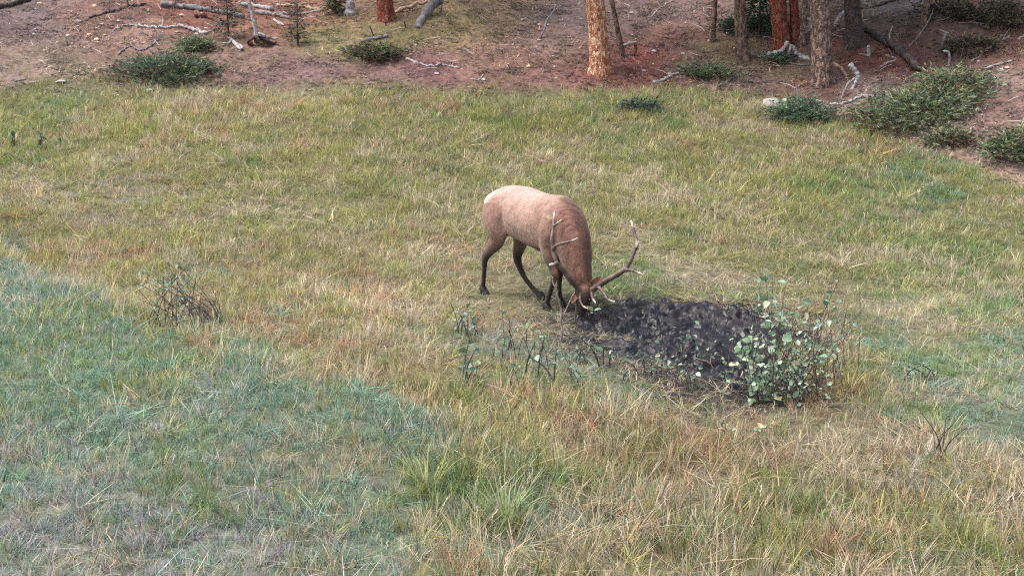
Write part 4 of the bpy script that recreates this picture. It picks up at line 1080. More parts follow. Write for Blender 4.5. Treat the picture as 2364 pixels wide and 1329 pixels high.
STANDING = [
    ('leaning_pole', 'long pale dead pole leaning up to the right over the slope', 'dead pole', [(832, 56), (915, 28), (1010, -4)], 8, 9, 'tan', 1.0, ()),
    ('leaning_log', 'dark grey splintered log leaning up beside the pale pole', 'log', [(962, 62), (985, 28), (1012, -8)], 18, 24, 'grey', .9, ()),
    ('dead_sapling', 'thin dead stem next to the dark leaning log', 'sapling', [(1014, 30), (1020, 12), (1026, -4)], 5, 4, 'grey', .2, ()),
    ('dead_branch', 'thin crooked grey branch standing out of the slope left of the orange pine', 'branch', [(1240, 92), (1256, 70), (1262, 50), (1275, 30), (1286, 10)], 5, 3, 'grey', .5, ()),
    ('dead_branch', 'pale branch leaning on the slope between orange pine and crooked trunk', 'branch', [(1498, 45), (1520, 22), (1556, 2)], 4, 4, 'pale', .6, ()),
    ('dead_branch', 'thin pale branch hanging in front of the dark young fir', 'branch', [(1737, 34), (1742, 20), (1762, -4)], 4, 3, 'tan', .1, ()),
    ('dead_branch', 'white broken branch propped against the dark grey trunk', 'branch', [(1925, 62), (1935, 42), (1951, 27)], 8, 8, 'white', .1, ()),
    ('dead_branch', 'curved white branch in front of the red soil right of the grey-brown pine', 'branch', [(1965, 205), (1980, 180), (1975, 165), (1960, 148)], 8, 12, 'white', .1, (([(1975, 180), (1962, 190), (1955, 196)], 6, 4, 'side_branch'),)),
    ('dead_branch', 'thin grey branch bent below the curved white one', 'branch', [(1940, 228), (1952, 205), (1962, 186)], 6, 6, 'pale', .1, ()),
    ('dead_branch', 'short white stub standing on red soil above the big dark log', 'branch', [(2006, 128), (2005, 116), (2004, 105)], 8, 7, 'white', 0, ()),
    ('dead_branch', 'hooked white stub above the big juniper', 'branch', [(2191, 152), (2192, 132), (2188, 120), (2176, 118)], 6, 5, 'white', 0, ()),
    ('dead_branch', 'long thin grey shoot arching up in the brush', 'branch', [(2092, 108), (2130, 72), (2148, 40), (2155, 20)], 3, 2, 'grey', .2, ()),
    ('dead_branch', 'thin curved white shoot over the big dark log', 'branch', [(2057, 102), (2053, 82), (2060, 62)], 3, 2, 'white', 0, ()),
    ('dead_branch', 'grey crooked stub standing in the right brush', 'branch', [(2174, 110), (2180, 88), (2186, 74)], 8, 6, 'grey', 0, ()),
    ('dead_branch', 'thin white dead shoot right of the big juniper', 'branch', [(2300, 214), (2303, 195), (2304, 178)], 5, 4, 'white', 0, (([(2304, 180), (2294, 174), (2290, 174)], 4, 3, 'side_branch'),)),
    ('dead_branch', 'thin pale twig standing at the left slope', 'branch', [(310, 60), (300, 44), (287, 29)], 2.5, 2, 'grey', 0, ()),
    ('dead_branch', 'dark upright stick rising from the small grey log', 'branch', [(865, 88), (859, 74), (853, 60)], 5, 3, 'dark', 0, ()),
    ('dead_branch', 'short dark stick standing in grass below the red trunk', 'branch', [(893, 60), (889, 50)], 4, 3, 'dark', 0, ()),
    ('dead_branch', 'short dark stick standing left of the leaning log foot', 'branch', [(938, 65), (933, 49)], 4, 3, 'dark', 0, ()),
    ('dead_branch', 'white wooden slab standing behind the grey-brown pine', 'dead wood', [(1863, 74), (1870, 55), (1864, 42)], 14, 7, 'white', 0, (([(1867, 66), (1878, 60)], 9, 9, 'slab'),)),
    ('dead_branch', 'pale thin stick upright in the log pile', 'branch', [(652, 32), (646, 5)], 3, 2, 'pale', 0, ()),
    ('dead_branch', 'leaning thin stick below the log pile', 'branch', [(575, 52), (569, 34)], 3, 2, 'pale', 0, ()),
    ('grass_stalk', 'bare pale forked twig standing before the elk', 'twig', [(1296, 790), (1297, 740), (1290, 690), (1272, 636)], 6, 3, 'pale', 0, (([(1298, 735), (1318, 690), (1328, 672)], 4, 2, 'side_twig'), ([(1294, 705), (1282, 690), (1272, 684)], 3, 2, 'side_twig'))),
    ('bare_twig', 'dark bare stem standing in trampled grass before the elk', 'stem', [(1214, 800), (1216, 760), (1215, 738)], 2.4, 1.5, 'dark', 0, ()),
    ('bare_twig', 'short dark stem left of the other bare stem', 'stem', [(1176, 800), (1177, 760), (1175, 735)], 2.2, 1.5, 'dark', 0, ()),
    ('bare_twig', 'leaning dark stem lower in the trampled grass', 'stem', [(1150, 990), (1180, 950), (1200, 925)], 2.2, 1.5, 'dark', 0, ()),
    ('bare_twig', 'pale thin stalk bent on the mud edge', 'stem', [(1650, 860), (1640, 840), (1605, 825)], 3, 2, 'tan', 0, (([(1646, 850), (1640, 835), (1643, 815)], 3, 2, 'side_twig'),)),
]
for k, a in enumerate(STANDING):
    nm = 'bare_twig' if a[0] == 'grass_stalk' else a[0]
    standing(nm, a[1], a[2], a[3], a[4], a[5], a[6], 500 + k, a[7], kids=a[8])

# the small grey log with stubs in front of the olive bush
lying(LG, 'small dark grey log with broken stubs above the olive bush', 'log', [(834, 99), (862, 93), (896, 85)], 9, 7, 'grey', 470, 4, tl=.25)

# white snag with its root ball
def snag():
    b = gp(600, 104)
    root = thing('dead_snag', b, 'bleached thin snag with a brown upturned root ball', 'dead tree')
    Y = b[1]
    V, Fc = tube([pY(592, 88, Y), pY(589, 62, Y), pY(583, 35, Y), pY(574, 5, Y), pY(568, -30, Y), pY(560, -80, Y)], rpx(5.5, b), rpx(2.5, b), 26, 9, .08, 5, .004)
    part('trunk', V, Fc, WOOD['white'], root)
    g = np.random.default_rng(12)
    for k, pp in enumerate([[(592, 84), (578, 92), (572, 100), (582, 106)], [(594, 80), (600, 92), (606, 104), (596, 108)], [(596, 78), (612, 84), (630, 90), (642, 88)],
                            [(594, 84), (586, 98), (592, 104), (602, 102)], [(598, 80), (616, 94), (630, 100), (640, 97)], [(592, 84), (600, 98), (612, 104), (622, 104)]]):
        pts = [pY(*p, Y - .12 * g.uniform(0, 1.5)) for p in pp]
        V, Fc = tube(pts, rpx(4.5, b), rpx(2, b), 14, 7, .12, 60 + k)
        part('root', V, Fc, WOOD['white' if k == 2 else ('tan' if k in (1, 3) else 'dark')], root)
    V, Fc = tube([pY(578, 100, Y), pY(598, 96, Y), pY(636, 103, Y)], rpx(9, b), rpx(7, b), 12, 9, .25, 77)
    part('root_soil', V, Fc, WOOD['red'], root)
snag()
def splinter_root():
    b = gp(1815, 138); Y = b[1]
    root = thing('splintered_root', b, 'pale splintered root spread like a tent below the dark red pine', 'dead root')
    for k, (pp, w0, w1) in enumerate([([(1818, 98), (1832, 114), (1846, 130), (1870, 141)], 9, 13), ([(1819, 96), (1808, 114), (1800, 130)], 7, 10), ([(1806, 118), (1788, 122), (1768, 131)], 8, 12), ([(1826, 106), (1822, 120), (1815, 134)], 6, 5), ([(1838, 122), (1830, 134)], 6, 4), ([(1792, 121), (1786, 132)], 6, 5)]):
        pts = [pY(*p, Y - .03 * k) for p in pp]; pts[-1] = gp(*pp[-1]) + np.array([0, 0, .02])
        V, Fc = tube(pts, rpx(w0 / 2, b), rpx(w1 / 2, b), 14, 8, .28, 90 + k); part('root', V, Fc, WOOD['white'], root)
splinter_root()
def splinter_stump(px, py, w, hpx, mat, label, seed):
    b = gp(px, py); root_r = rpx(w / 2, b); H = rpx(hpx, b); g = np.random.default_rng(seed)
    root = thing('tree_stump', b, label, 'stump')
    V, Fc = tube([b - [0, 0, .1], b + [0, 0, H * .3], b + [root_r * .2, 0, H * .62]], root_r * 1.15, root_r * .8, 10, 14, .12, seed, tip=False); part('stump_body', V, Fc, WOOD[mat], root)
    for k in range(6):
        a = k * 1.05 + g.uniform(); p = b + np.array([math.cos(a) * root_r * .55 + root_r * .2, math.sin(a) * root_r * .55, H * .5])
        V, Fc = tube([p, p + [g.normal(0, .02), 0, H * g.uniform(.3, .6)]], root_r * .35, .006, 6, 6, .15, seed + k); part('splinter', V, Fc, WOOD[mat], root)
splinter_stump(808, 32, 26, 45, 'white', 'pale splintered stump uphill of the green grass patch', 31)
def rotten_pile():
    b = gp(1462, 128); Y = b[1]
    root = thing('rotten_stump', b, 'pale hollow rotten stump piece beside the thin leaning trunk', 'stump')
    for k, (pp, w, m_) in enumerate([([(1440, 106), (1455, 101), (1472, 98)], 8, 'pale'), ([(1456, 110), (1455, 122), (1453, 134)], 6, 'pale'), ([(1440, 126), (1452, 126)], 5, 'pale'), ([(1466, 102), (1468, 114), (1462, 130)], 8, 'red')]):
        V, Fc = tube([pY(*p, Y - .02 * k) for p in pp], rpx(w / 2, b), rpx(w / 2.6, b), 10, 8, .2, 120 + k); part('wood_piece', V, Fc, WOOD[m_], root)
rotten_pile()
def white_fork():
    b = gp(548, 112); root = thing('broken_stump', b, 'bright white forked broken wood left of the upturned root ball', 'dead wood'); Y = b[1]
    for k, (pp, w0, w1) in enumerate([([(526, 91), (538, 100), (548, 112), (556, 120)], 7, 9), ([(546, 108), (556, 111), (560, 118)], 8, 6), ([(514, 106), (528, 105), (534, 98)], 4, 4)]):
        V, Fc = tube([gp(*p) + np.array([0, 0, .05]) for p in pp], rpx(w0 / 2, b), rpx(w1 / 2, b), 12, 8, .15, 140 + k); part('wood_piece', V, Fc, WOOD['white'], root)
white_fork()

# ------------------------------------------------------------------ junipers and other bushes
def juniper(px, py, wpx, hpx, seed, label, green, dens=1.0, L=.085, depth=.55, cat='bush', name='juniper_shrub', twiggy=0, group=None, top_flat=.5):
    """low spreading evergreen: stems from one foot, sprays in uneven layered pads"""
    b = gp(px, py); d = b[1] * CP - (b[2] - CAMZ) * SP
    Wd, Hh = wpx / 2 * d / F, hpx * 1.15 * d / F
    c0 = b + np.array([0, Wd * depth * .8, 0])
    g = np.random.default_rng(seed)
    root = thing(name, (c0[0], c0[1], gh(c0[0], c0[1])), label, cat, group)
    pads = max(10, int(34 * Wd * dens * 1.6)); pts, dirs, tones = [], [], []
    for k in range(pads):
        a = g.uniform(0, 6.283); rho = math.sqrt(g.uniform()) * .92
        e = np.array([math.cos(a) * Wd * rho, math.sin(a) * Wd * depth * rho, 0])
        p = c0 + e; top = Hh * (1 - rho ** 2 * .8) * g.uniform(.45, 1.05)
        z = gh(p[0], p[1]) + top * (.55 + .45 * top_flat)
        if k < 9:
            s0 = c0 + np.array([g.normal(0, .05), g.normal(0, .05), 0]); s0[2] = gh(s0[0], s0[1]) - .04
            V, Fc = tube([s0, (s0 + p) / 2 + np.array([0, 0, top * .35]), np.array([p[0], p[1], z])], .018 + .012 * Wd, .005, 8, 6, .1, seed + k)
            part('stem', V, Fc, twig_m, root)
        m = int(g.uniform(26, 44) * dens); pr = g.uniform(.16, .30) * (.6 + .5 * Wd)
        q = g.normal(0, 1, (m, 3)) * np.array([pr, pr * .8, pr * .30])
        pts.append(np.array([p[0], p[1], z]) + q)
        o = np.array([math.cos(a), math.sin(a), .55])
        dirs.append(o + q / pr * .7 + g.normal(0, .25, (m, 3)))
        tones.append(np.tile(np.array((.17, .13, .09) if g.uniform() < .13 else green) * g.uniform(.6, 1.3) * (1 + g.normal(0, .07, 3)), (m, 1)))
    pts = np.vstack(pts); dirs = np.vstack(dirs)
    pts[:, 2] = np.maximum(pts[:, 2], h(pts[:, 0], pts[:, 1]) + .02)
    V, Ft, C = sprays(pts, dirs, L, L * .10, 9, g, np.vstack(tones), .30, 0)
    part('foliage', V, Ft, needle_m, root, smooth=False, colors=C)
    for k in range(twiggy):
        a = g.uniform(0, 6.283); p = c0 + np.array([math.cos(a) * Wd * .5, math.sin(a) * Wd * .3, 0]); p[2] = gh(p[0], p[1])
        e = p + np.array([g.normal(0, .25), g.normal(0, .1), Hh * g.uniform(.8, 1.35)])
        V, Fc = tube([p, (p + e) / 2 + g.normal(0, .04, 3), e], .009, .003, 7, 5, .1, seed + 40 + k); part('dead_twig', V, Fc, twig_m, root)
    return root
GR, GB, GO = (.20, .245, .14), (.15, .22, .145), (.22, .22, .13)
juniper(1856, 287, 118, 60, 601, 'small dark green juniper at the meadow edge below the grey-brown pine', GB)
juniper(2125, 308, 290, 62, 602, 'wide low juniper mat along the meadow edge', GR)
juniper(2195, 246, 180, 82, 603, 'big green juniper below the lower end of the dark log', GR, twiggy=7)
juniper(2352, 378, 130, 92, 604, 'rounded juniper with dark base at the right edge of the slope', GR)
juniper(2197, 337, 74, 28, 605, 'small olive juniper tuft between the wide mat and the rounded one', GO)
juniper(376, 194, 215, 46, 606, 'wide grey-green juniper at the foot of the left slope', (.16, .20, .13), twiggy=6)
juniper(450, 122, 66, 24, 607, 'small green juniper uphill of the wide left one', GR)
juniper(862, 141, 100, 38, 608, 'olive bush under the small grey log', (.18, .18, .105), twiggy=3)
juniper(1640, 186, 105, 24, 609, 'low green mat below the brown trunk with flakes', GR, .8)
juniper(1484, 262, 56, 24, 610, 'small dark plant at the far meadow edge below the orange pine', (.07, .105, .085), .7)
juniper(1796, 143, 46, 18, 611, 'tiny green juniper before the splintered root', GB, .7)
juniper(2310, 78, 150, 60, 612, 'dull brown-green brush at the upper right', (.085, .078, .055), .8, twiggy=14, name='brush')
juniper(2200, 52, 130, 48, 613, 'dark twiggy brush right of the slim trunk', (.075, .07, .055), .7, twiggy=14, name='brush')
juniper(2255, 130, 120, 30, 614, 'low brown brush above the thin pale branch', (.085, .075, .05), .7, twiggy=8, name='brush')
juniper(1720, 75, 90, 28, 615, 'low green plants at the foot of the dark young fir', (.06, .095, .06), .8)

def sapling(px, py, hpx, wpx, seed, label, green, dens=1.0, name='fir_sapling', open_=False):
    """young conifer: stem with whorls of short branches down to the ground"""
    b = gp(px, py); d = b[1] * CP - (b[2] - CAMZ) * SP; H = hpx * d / F; Wd = wpx / 2 * d / F
    g = np.random.default_rng(seed); root = thing(name, b, label, 'young tree')
    V, Fc = tube([b - [0, 0, .05], b + [0, 0, H * .5], b + [.03, 0, H]], .028, .006, 12, 7, .06, seed); part('trunk', V, Fc, twig_m, root)
    pts, dirs = [], []; br = []
    nb = int(40 * dens)
    for k in range(nb):
        t = (k + .5) / nb * .94 + .05; az = k * 2.4 + g.normal(0, .3); L = Wd * (1 - t) ** .7 * g.uniform(.6, 1.15) + .06
        o = np.array([math.cos(az), math.sin(az), g.uniform(-.25, .15)]); c = b + np.array([0, 0, H * t])
        br.append(tube([c, c + o * L], .008, .003, 4, 5, .05, k))
        m = int((10 if open_ else 26) * (L + .35)); s = g.uniform(.2, 1, m)
        pts.append(c + o * (L * s)[:, None] + g.normal(0, .045, (m, 3))); dirs.append(np.tile(o, (m, 1)) + g.normal(0, .5, (m, 3)))
    V, Ft, C = sprays(np.vstack(pts), np.vstack(dirs), .10, .009, 9, g, green)
    cr = part('crown', V, Ft, needle_m, root, smooth=False, colors=C)
    vv, ff = join(br); part('branches', vv, ff, twig_m, cr)['kind'] = 'stuff'
sapling(1752, 84, 190, 130, 701, 'dense dark green young fir behind the brown trunk', (.045, .085, .05), 1.3)
sapling(528, 93, 150, 84, 702, 'dull dark green young fir left of the white snag', (.125, .13, .085), .9, open_=True)
sapling(688, 105, 100, 62, 703, 'thin brownish young conifer right of the root ball', (.125, .105, .075), .6, open_=True)
sapling(775, 34, 120, 50, 704, 'small green young conifer above the log pile', (.09, .12, .06), .8)

# ------------------------------------------------------------------ leafy plants of the meadow
def leaf_mesh(name, wr, fold, tipness, mat):
    """oval leaf of length 1 along +X, folded on its midrib, with a short stalk"""
    xs = [0, .12, .35, .62, .86, 1.0]; ws = [.02, .55, 1.0, .92 - tipness * .25, .52 - tipness * .25, .02]
    V, Fc = [], []
    for x, w in zip(xs, ws):
        y = w * wr / 2
        V += [(x, -y, fold * y - .12 * x * x), (x, 0, -.12 * x * x), (x, y, fold * y - .12 * x * x)]
    for i in range(5):
        a = i * 3; Fc += [(a, a + 3, a + 4, a + 1), (a + 1, a + 4, a + 5, a + 2)]
    me = bpy.data.meshes.new(name); me.from_pydata(V, [], Fc); me.update()
    me.polygons.foreach_set('use_smooth', np.ones(len(me.polygons), bool)); me.materials.append(mat); return me
def leaf_mat(name, stops):
    m, n, l, b = newmat(name)
    oi = n.new('ShaderNodeObjectInfo'); r = ramp(n, l, oi.outputs['Random'], stops)
    t = noise_node(n, l, 6, 3); r2 = ramp(n, l, t.outputs[0], [(.3, (.8,) * 3), (.7, (1.15,) * 3)])
    c = mixc(n, l, r.outputs[0], r2.outputs[0], 1.0, 'MULTIPLY')
    l.new(c, b.inputs['Base Color']); b.inputs['Roughness'].default_value = .45; b.inputs['Specular IOR Level'].default_value = .5
    tr = n.new('ShaderNodeBsdfTranslucent'); l.new(c, tr.inputs[0]); mx = n.new('ShaderNodeMixShader'); mx.inputs[0].default_value = .25
    l.new(b.outputs[0], mx.inputs[1]); l.new(tr.outputs[0], mx.inputs[2]); l.new(mx.outputs[0], n['Material Output'].inputs['Surface'])
    return m
LM = leaf_mat('pale_green_leaf', [(0, (.10, .17, .085)), (.25, (.20, .31, .18)), (.5, (.32, .46, .31)), (.78, (.42, .54, .40)), (.9, (.52, .55, .36)), (1, (.60, .50, .30))])
LT = leaf_mat('bluish_green_leaf', [(0, (.08, .14, .08)), (.4, (.15, .25, .17)), (.8, (.24, .35, .28)), (1, (.40, .48, .42))])
LD = leaf_mat('dark_green_leaf', [(0, (.06, .12, .07)), (.6, (.10, .18, .11)), (1, (.16, .22, .14))])
LEAVES = {k: [leaf_mesh('leaf', .70, .55, .3, m), leaf_mesh('leaf', .58, .8, .6, m), leaf_mesh('leaf', .80, .3, .1, m)] for k, m in (('pale', LM), ('teal', LT), ('dark', LD))}
stem_m = wood_mat('plant_stem', (.05, .032, .040), (.09, .064, .072), (.15, .115, .115), 30, .7)
def plant(name, label, base, spread, tips, nleaf, leaf, size, seed, cat='plant', lo=.35, w=4.5, mat=None, depth=.25):
    """stems from one foot to the tips (pixels); separate leaves along them"""
    b = gp(*base); d = b[1] * CP - (b[2] - CAMZ) * SP; g = np.random.default_rng(seed)
    root = thing(name, b, label, cat); curves = []
    for k, (tx, ty) in enumerate(tips):
        s = gp(base[0] + g.uniform(-1, 1) * spread, base[1] + g.uniform(-.35, .12) * spread)
        e = pY(tx, ty, s[1] + g.normal(0, depth * .5))
        mid = (s * .55 + e * .45) + np.array([(e[0] - s[0]) * -.12, 0, .02]); s = s - np.array([0, 0, .04])
        C = resample([s, mid, e], 12); curves.append(C)
        V, Fc = tube(C, rpx(w / 2, b), rpx(w / 5, b), 12, 6, .06, seed + k, 0); part('stem', V, Fc, mat or stem_m, root)
    L = [len_ for len_ in (np.linalg.norm(c[-1] - c[0]) for c in curves)]; pr = np.array(L) / sum(L)
    for k in range(nleaf):
        c = curves[g.choice(len(curves), p=pr)]; t = lo + (1 - lo) * g.uniform() ** .8; i = min(int(t * 11), 10)
        p = c[i] + (c[i + 1] - c[i]) * g.uniform(); az = g.uniform(0, 6.283); el = g.normal(.1, .6)
        sz = size * g.uniform(.45, 1.4) * d / F
        o = bpy.data.objects.new('leaf', LEAVES[leaf][g.integers(0, 3)]); link(o, root)
        o.location = tuple(p - b + np.array([0, 0, 0]))
        o.rotation_euler = (g.normal(0, .85), -el, az); o.scale = (sz, sz, sz)
    return root
plant('leafy_shrub', 'pale round-leaved shrub with dark stems growing beside the black mud', (1800, 930), 85,
      [(1762, 608), (1766, 625), (1784, 640), (1815, 648), (1742, 700), (1842, 705), (1872, 695), (1912, 700), (1935, 720), (1958, 770), (1692, 800), (1676, 838), (1700, 760),
       (1722, 765), (1852, 770), (1882, 800), (1905, 830), (1938, 805), (1802, 730), (1752, 770), (1782, 800), (1822, 830), (1862, 850), (1730, 830), (1708, 880), (1770, 860), (1840, 890), (1880, 880), (1745, 930), (1800, 950), (1850, 930), (1690, 860)],
      296, 'pale', 18.5, 801, 'shrub', .15, 2.2)
def small_leaves(root, n, box, size, seed, mat):
    g = np.random.default_rng(seed); b = wloc(root); V, Fc = [], []
    for k in range(n):
        px = np.clip(g.normal((box[0] + box[2]) / 2, (box[2] - box[0]) / 4.2), box[0], box[2]); py = np.clip(g.normal(box[1] * .35 + box[3] * .65, (box[3] - box[1]) / 4.5), box[1], box[3])
        p = pY(px, py, b[1] + g.normal(.1, .2)); sz = size * g.uniform(.6, 1.3) * b[1] / F; R3 = np.linalg.qr(g.normal(0, 1, (3, 3)))[0]
        q = np.array([(0, 0, 0), (.3, -.33, .06), (.7, -.28, .05), (1, 0, -.1), (.7, .28, .05), (.3, .33, .06)]) * sz; i0 = len(V)
        V += list(p + q @ R3); Fc += [(i0, i0 + 1, i0 + 2, i0 + 3), (i0, i0 + 3, i0 + 4, i0 + 5)]
    part('small_leaves', V, Fc, mat, root)['kind'] = 'stuff'
for o_ in list(scene.objects):
    if o_.name == 'leafy_shrub': small_leaves(o_, 260, (1672, 690, 1955, 945), 12, 851, LM)
    if o_.name == 'leafy_shrub':
        gq = np.random.default_rng(852)
        for q in range(34):
            s_ = gp(1795 + gq.uniform(-110, 120), 905 + gq.uniform(-35, 30)); e_ = pY(1815 + gq.uniform(-120, 150), gq.uniform(690, 850), s_[1] + gq.normal(0, .12))
            V_, F_ = tube([s_ - [0, 0, .03], (s_ + e_) / 2 + gq.normal(0, .03, 3), e_], .0045, .002, 7, 5, .05, 853 + q); part('twig', V_, F_, stem_m, o_)
plant('bare_shrub', 'reddish bare twigs rising behind the pale round-leaved shrub', (1905, 890), 75, [(1985, 640), (1945, 625), (1925, 640), (1960, 690), (1990, 720), (2005, 690), (1900, 660), (1880, 690), (1915, 690), (1950, 730), (1975, 760), (1930, 760), (1890, 730), (1860, 700), (1965, 800), (1985, 780), (1940, 690), (2000, 740), (1910, 780), (1870, 750)], 40, 'teal', 13, 802, 'shrub', .4, 2.0)
plant('dark_stemmed_shrub', 'dark-stemmed shrub with few leaves in the left meadow', (432, 765), 95,
      [(296, 640), (330, 625), (350, 660), (385, 605), (402, 600), (425, 620), (455, 628), (470, 650), (485, 655), (500, 690), (508, 720), (372, 660), (440, 660), (410, 670), (395, 640), (465, 690), (430, 690), (345, 690), (488, 720), (312, 660), (365, 630), (415, 640), (445, 640), (475, 670), (495, 705), (402, 690), (380, 700), (455, 720), (510, 700), (320, 690), (335, 650), (358, 640), (376, 620), (392, 660), (412, 605), (436, 612), (448, 700), (462, 640), (480, 690), (492, 668), (505, 735), (515, 745), (422, 660), (404, 720), (366, 690)],
      90, 'teal', 12, 803, 'shrub', .3, 2.3)
plant('leafy_plant', 'bluish leafy plant in grass below the elk', (1090, 890), 30, [(1060, 805), (1082, 790), (1100, 800), (1118, 835), (1072, 840)], 26, 'teal', 15, 804)
plant('leafy_plant', 'sparse leafy plant between elk and rusty grass', (1250, 880), 40, [(1235, 790), (1258, 775), (1285, 805), (1215, 820)], 18, 'teal', 14, 805)
plant('leafy_plant', 'pale leaves on thin stems beside the elk muzzle', (1382, 752), 14, [(1376, 682), (1396, 688), (1362, 712), (1386, 700)], 11, 'pale', 17, 806, lo=.75, w=3)
plant('leafy_plant', 'scattered pale leaves at the near mud edge', (1370, 850), 46, [(1335, 775), (1360, 790), (1392, 800), (1410, 815), (1325, 810)], 20, 'teal', 14, 807)
plant('leafy_plant', 'small leafy sprigs at the near corner of the mud', (1470, 880), 46, [(1440, 830), (1480, 835), (1505, 850), (1455, 850)], 16, 'teal', 13, 812)
plant('leafy_plant', 'few pale leaves in straw below the round-leaved shrub', (1680, 1020), 30, [(1655, 965), (1680, 975), (1710, 985), (1775, 985)], 14, 'pale', 15, 808, lo=.5, w=3)
plant('bare_shrub', 'dark bare stems standing in straw at the right', (2165, 1062), 26, [(2185, 955), (2212, 965), (2232, 985), (2125, 950), (2150, 975)], 0, 'teal', 10, 809, 'shrub', w=4)
plant('bare_shrub', 'short dark bare stems in the lower right grass', (2335, 1175), 10, [(2340, 1125), (2352, 1140), (2328, 1150)], 0, 'teal', 10, 810, 'shrub', w=5)
plant('leafy_plant', 'bluish leafy patch in green grass right of the shrub', (2120, 880), 46, [(2085, 845), (2110, 835), (2140, 838), (2160, 850), (2095, 860)], 26, 'teal', 11, 811)
gs = np.random.default_rng(860)
for k in range(22):
    x, y = gs.uniform(1040, 1680), gs.uniform(815, 905)
    if x < 1330: y -= gs.uniform(0, 60)
    plant('leafy_sprig', 'small leafy sprig in the tangled grass between elk, mud and rusty grass', (x, y), 26, [(x + gs.uniform(-45, 45), y - gs.uniform(40, 85)) for _ in range(4)], 10, 'teal' if k % 3 else 'pale', 11, 861 + k, lo=.3, w=2.2)['group'] = 'leafy sprigs in the tangled grass'
for k, (x, y, t, lb) in enumerate([(32, 338, 300, 'dark thistle nearest the left meadow end'), (94, 345, 305, 'dark thistle with two stems in the far left meadow'), (138, 335, 308, 'smallest dark thistle of the far left meadow')]):
    plant('thistle_plant', lb, (x, y), 5, [(x - 3, t), (x + 4, t + 8)], 16, 'dark', 11, 820 + k, lo=.1, w=3)
# tall grass tufts that stand out singly
def tuft(px, py, hpx, n, seed, label, colr, spreadk=.5):
    b = gp(px, py); d = b[1] * CP - (b[2] - CAMZ) * SP; H = hpx * d / F; g = np.random.default_rng(seed); V, Fc, C = [], [], []
    for k in range(n):
        a = g.uniform(0, 6.283); p0 = b + np.array([math.cos(a), math.sin(a), 0]) * g.uniform(0, .07); L = H * g.uniform(.55, 1.1); ln = g.uniform(.1, spreadk); dr = g.uniform(.1, .9)
        o = np.array([math.cos(a), math.sin(a), 0]); sd2 = np.array([-o[1], o[0], 0]); tone = np.clip(g.normal(1, .2), .6, 1.5); i0 = len(V)
        for t in np.linspace(0, 1, 6):
            p = p0 + o * L * (ln * t + .5 * dr * t * t) + np.array([0, 0, L * (t - .4 * dr * t ** 3) - .03]); w = .0042 * (1 - t ** 2) + .0004
            V += [p - sd2 * w, p + sd2 * w]; C += [np.array(colr) * tone] * 2
        for i in range(5): Fc.append((i0 + 2 * i, i0 + 2 * i + 1, i0 + 2 * i + 3, i0 + 2 * i + 2))
    o = solo('grass_tuft', V, Fc, needle_m, b, colors=np.array(C)); tag(o, label, 'grass tuft')
tuft(985, 1130, 125, 46, 901, 'tall yellow-green grass tuft fanning out at the edge of the rusty grass', (.34, .36, .14))
tuft(1170, 1205, 115, 60, 902, 'dense green grass tuft with arching blades in the near meadow', (.26, .34, .13), .7)
tuft(1570, 1235, 60, 30, 903, 'short bright green tuft in the nearest grass', (.30, .36, .14))
tuft(2180, 1010, 80, 26, 904, 'yellow-green tuft among the dark bare stems', (.36, .34, .15))
tuft(1960, 905, 85, 40, 905, 'orange-green tuft right of the round-leaved shrub', (.36, .30, .12))

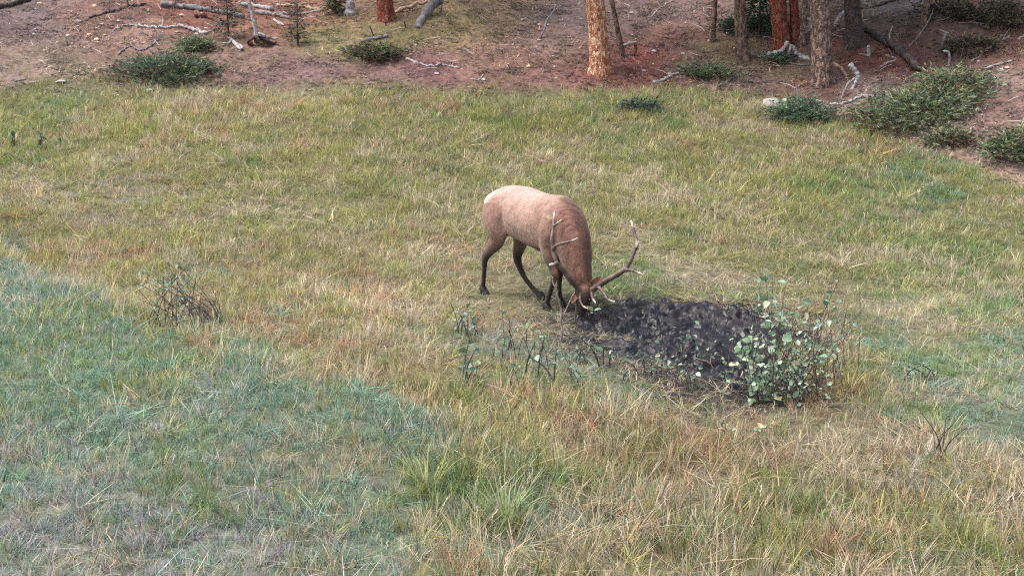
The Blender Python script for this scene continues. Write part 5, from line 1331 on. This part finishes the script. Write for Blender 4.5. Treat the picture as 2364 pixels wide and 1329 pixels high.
# ------------------------------------------------------------------ stones
stone_m = wood_mat('pale_stone', (.22, .19, .185), (.42, .38, .36), (.62, .57, .54), 11, .9)
tan_m = wood_mat('tan_stone', (.38, .27, .18), (.58, .44, .31), (.70, .56, .42), 9, .9)
def stone(px, py, wpx, seed, label, group=None, mat=stone_m, flat=.62):
    b = gp(px, py); r = rpx(wpx / 2, b); g = np.random.default_rng(seed)
    bm = bmesh.new(); bmesh.ops.create_icosphere(bm, subdivisions=2 if wpx < 20 else 3, radius=1)
    v = np.array([q.co for q in bm.verts]); fc = [tuple(x.index for x in q.verts) for q in bm.faces]; bm.free()
    for k in range(5):
        nrm = g.normal(0, 1, 3); nrm /= np.linalg.norm(nrm); dd = v @ nrm; v -= nrm[None] * np.clip(dd - g.uniform(.5, .8), 0, 1)[:, None] * .85
    v += .06 * (vnoise(v[:, 0] * 3 + seed, v[:, 1] * 3 + v[:, 2] * 2)[:, None] - .5)
    v = v * np.array([1, g.uniform(.7, 1), flat * g.uniform(.8, 1.1)]) * r
    a = g.uniform(0, 6.28); v = v @ np.array([[math.cos(a), math.sin(a), 0], [-math.sin(a), math.cos(a), 0], [0, 0, 1]])
    o = solo('stone', v + b + np.array([0, 0, r * flat * .35]), fc, mat, b, smooth=wpx > 14); tag(o, label, 'stone', group)
stone(1779, 247, 48, 1001, 'big rounded pale stone at the meadow edge left of the small juniper', flat=.8)
stone(1812, 233, 16, 1002, 'pale stone uphill of the big rounded one', flat=.6)
stone(1509, 121, 15, 1003, 'white stone on red soil right of the orange pine')
stone(1487, 165, 13, 1004, 'whitish stone below the rotten stump')
stone(1244, 95, 13, 1005, 'pale stone at the foot of the crooked standing branch')
stone(345, 210, 24, 1006, 'flat whitish stone at the foot of the left slope', flat=.35)
stone(140, 190, 30, 1007, 'long flat pale stone left of the wide juniper', flat=.3)
stone(182, 52, 15, 1008, 'pale stone at the tip of the dark forked branch')
g_ = np.random.default_rng(77)
SPOTS = [(40, 520, .55, 'on the slope around the long curved bleached branch'), (900, 1400, .2, 'on the slope between the olive bush and the orange pine'),
         (1440, 1700, .15, 'on red soil between the orange pine and the brown trunk'), (2230, 2364, .1, 'on pale ground near the rounded juniper')]
for k in range(130):
    q = SPOTS[g_.choice(4, p=[c[2] for c in SPOTS])]
    x, y, w_, tan_ = g_.uniform(q[0], q[1]), g_.uniform(8, 195), 5 + 11 * g_.uniform() ** 2, g_.uniform() < .5
    if x > 2200 and y < 150: y += 120
    lab = '%s %s stone %s' % ('small' if w_ > 10 else 'tiny', 'tan' if tan_ else 'pale grey', q[3])
    stone(x, y, w_, 1100 + k, lab, lab.replace(' stone ', ' stones '), tan_m if tan_ else stone_m)
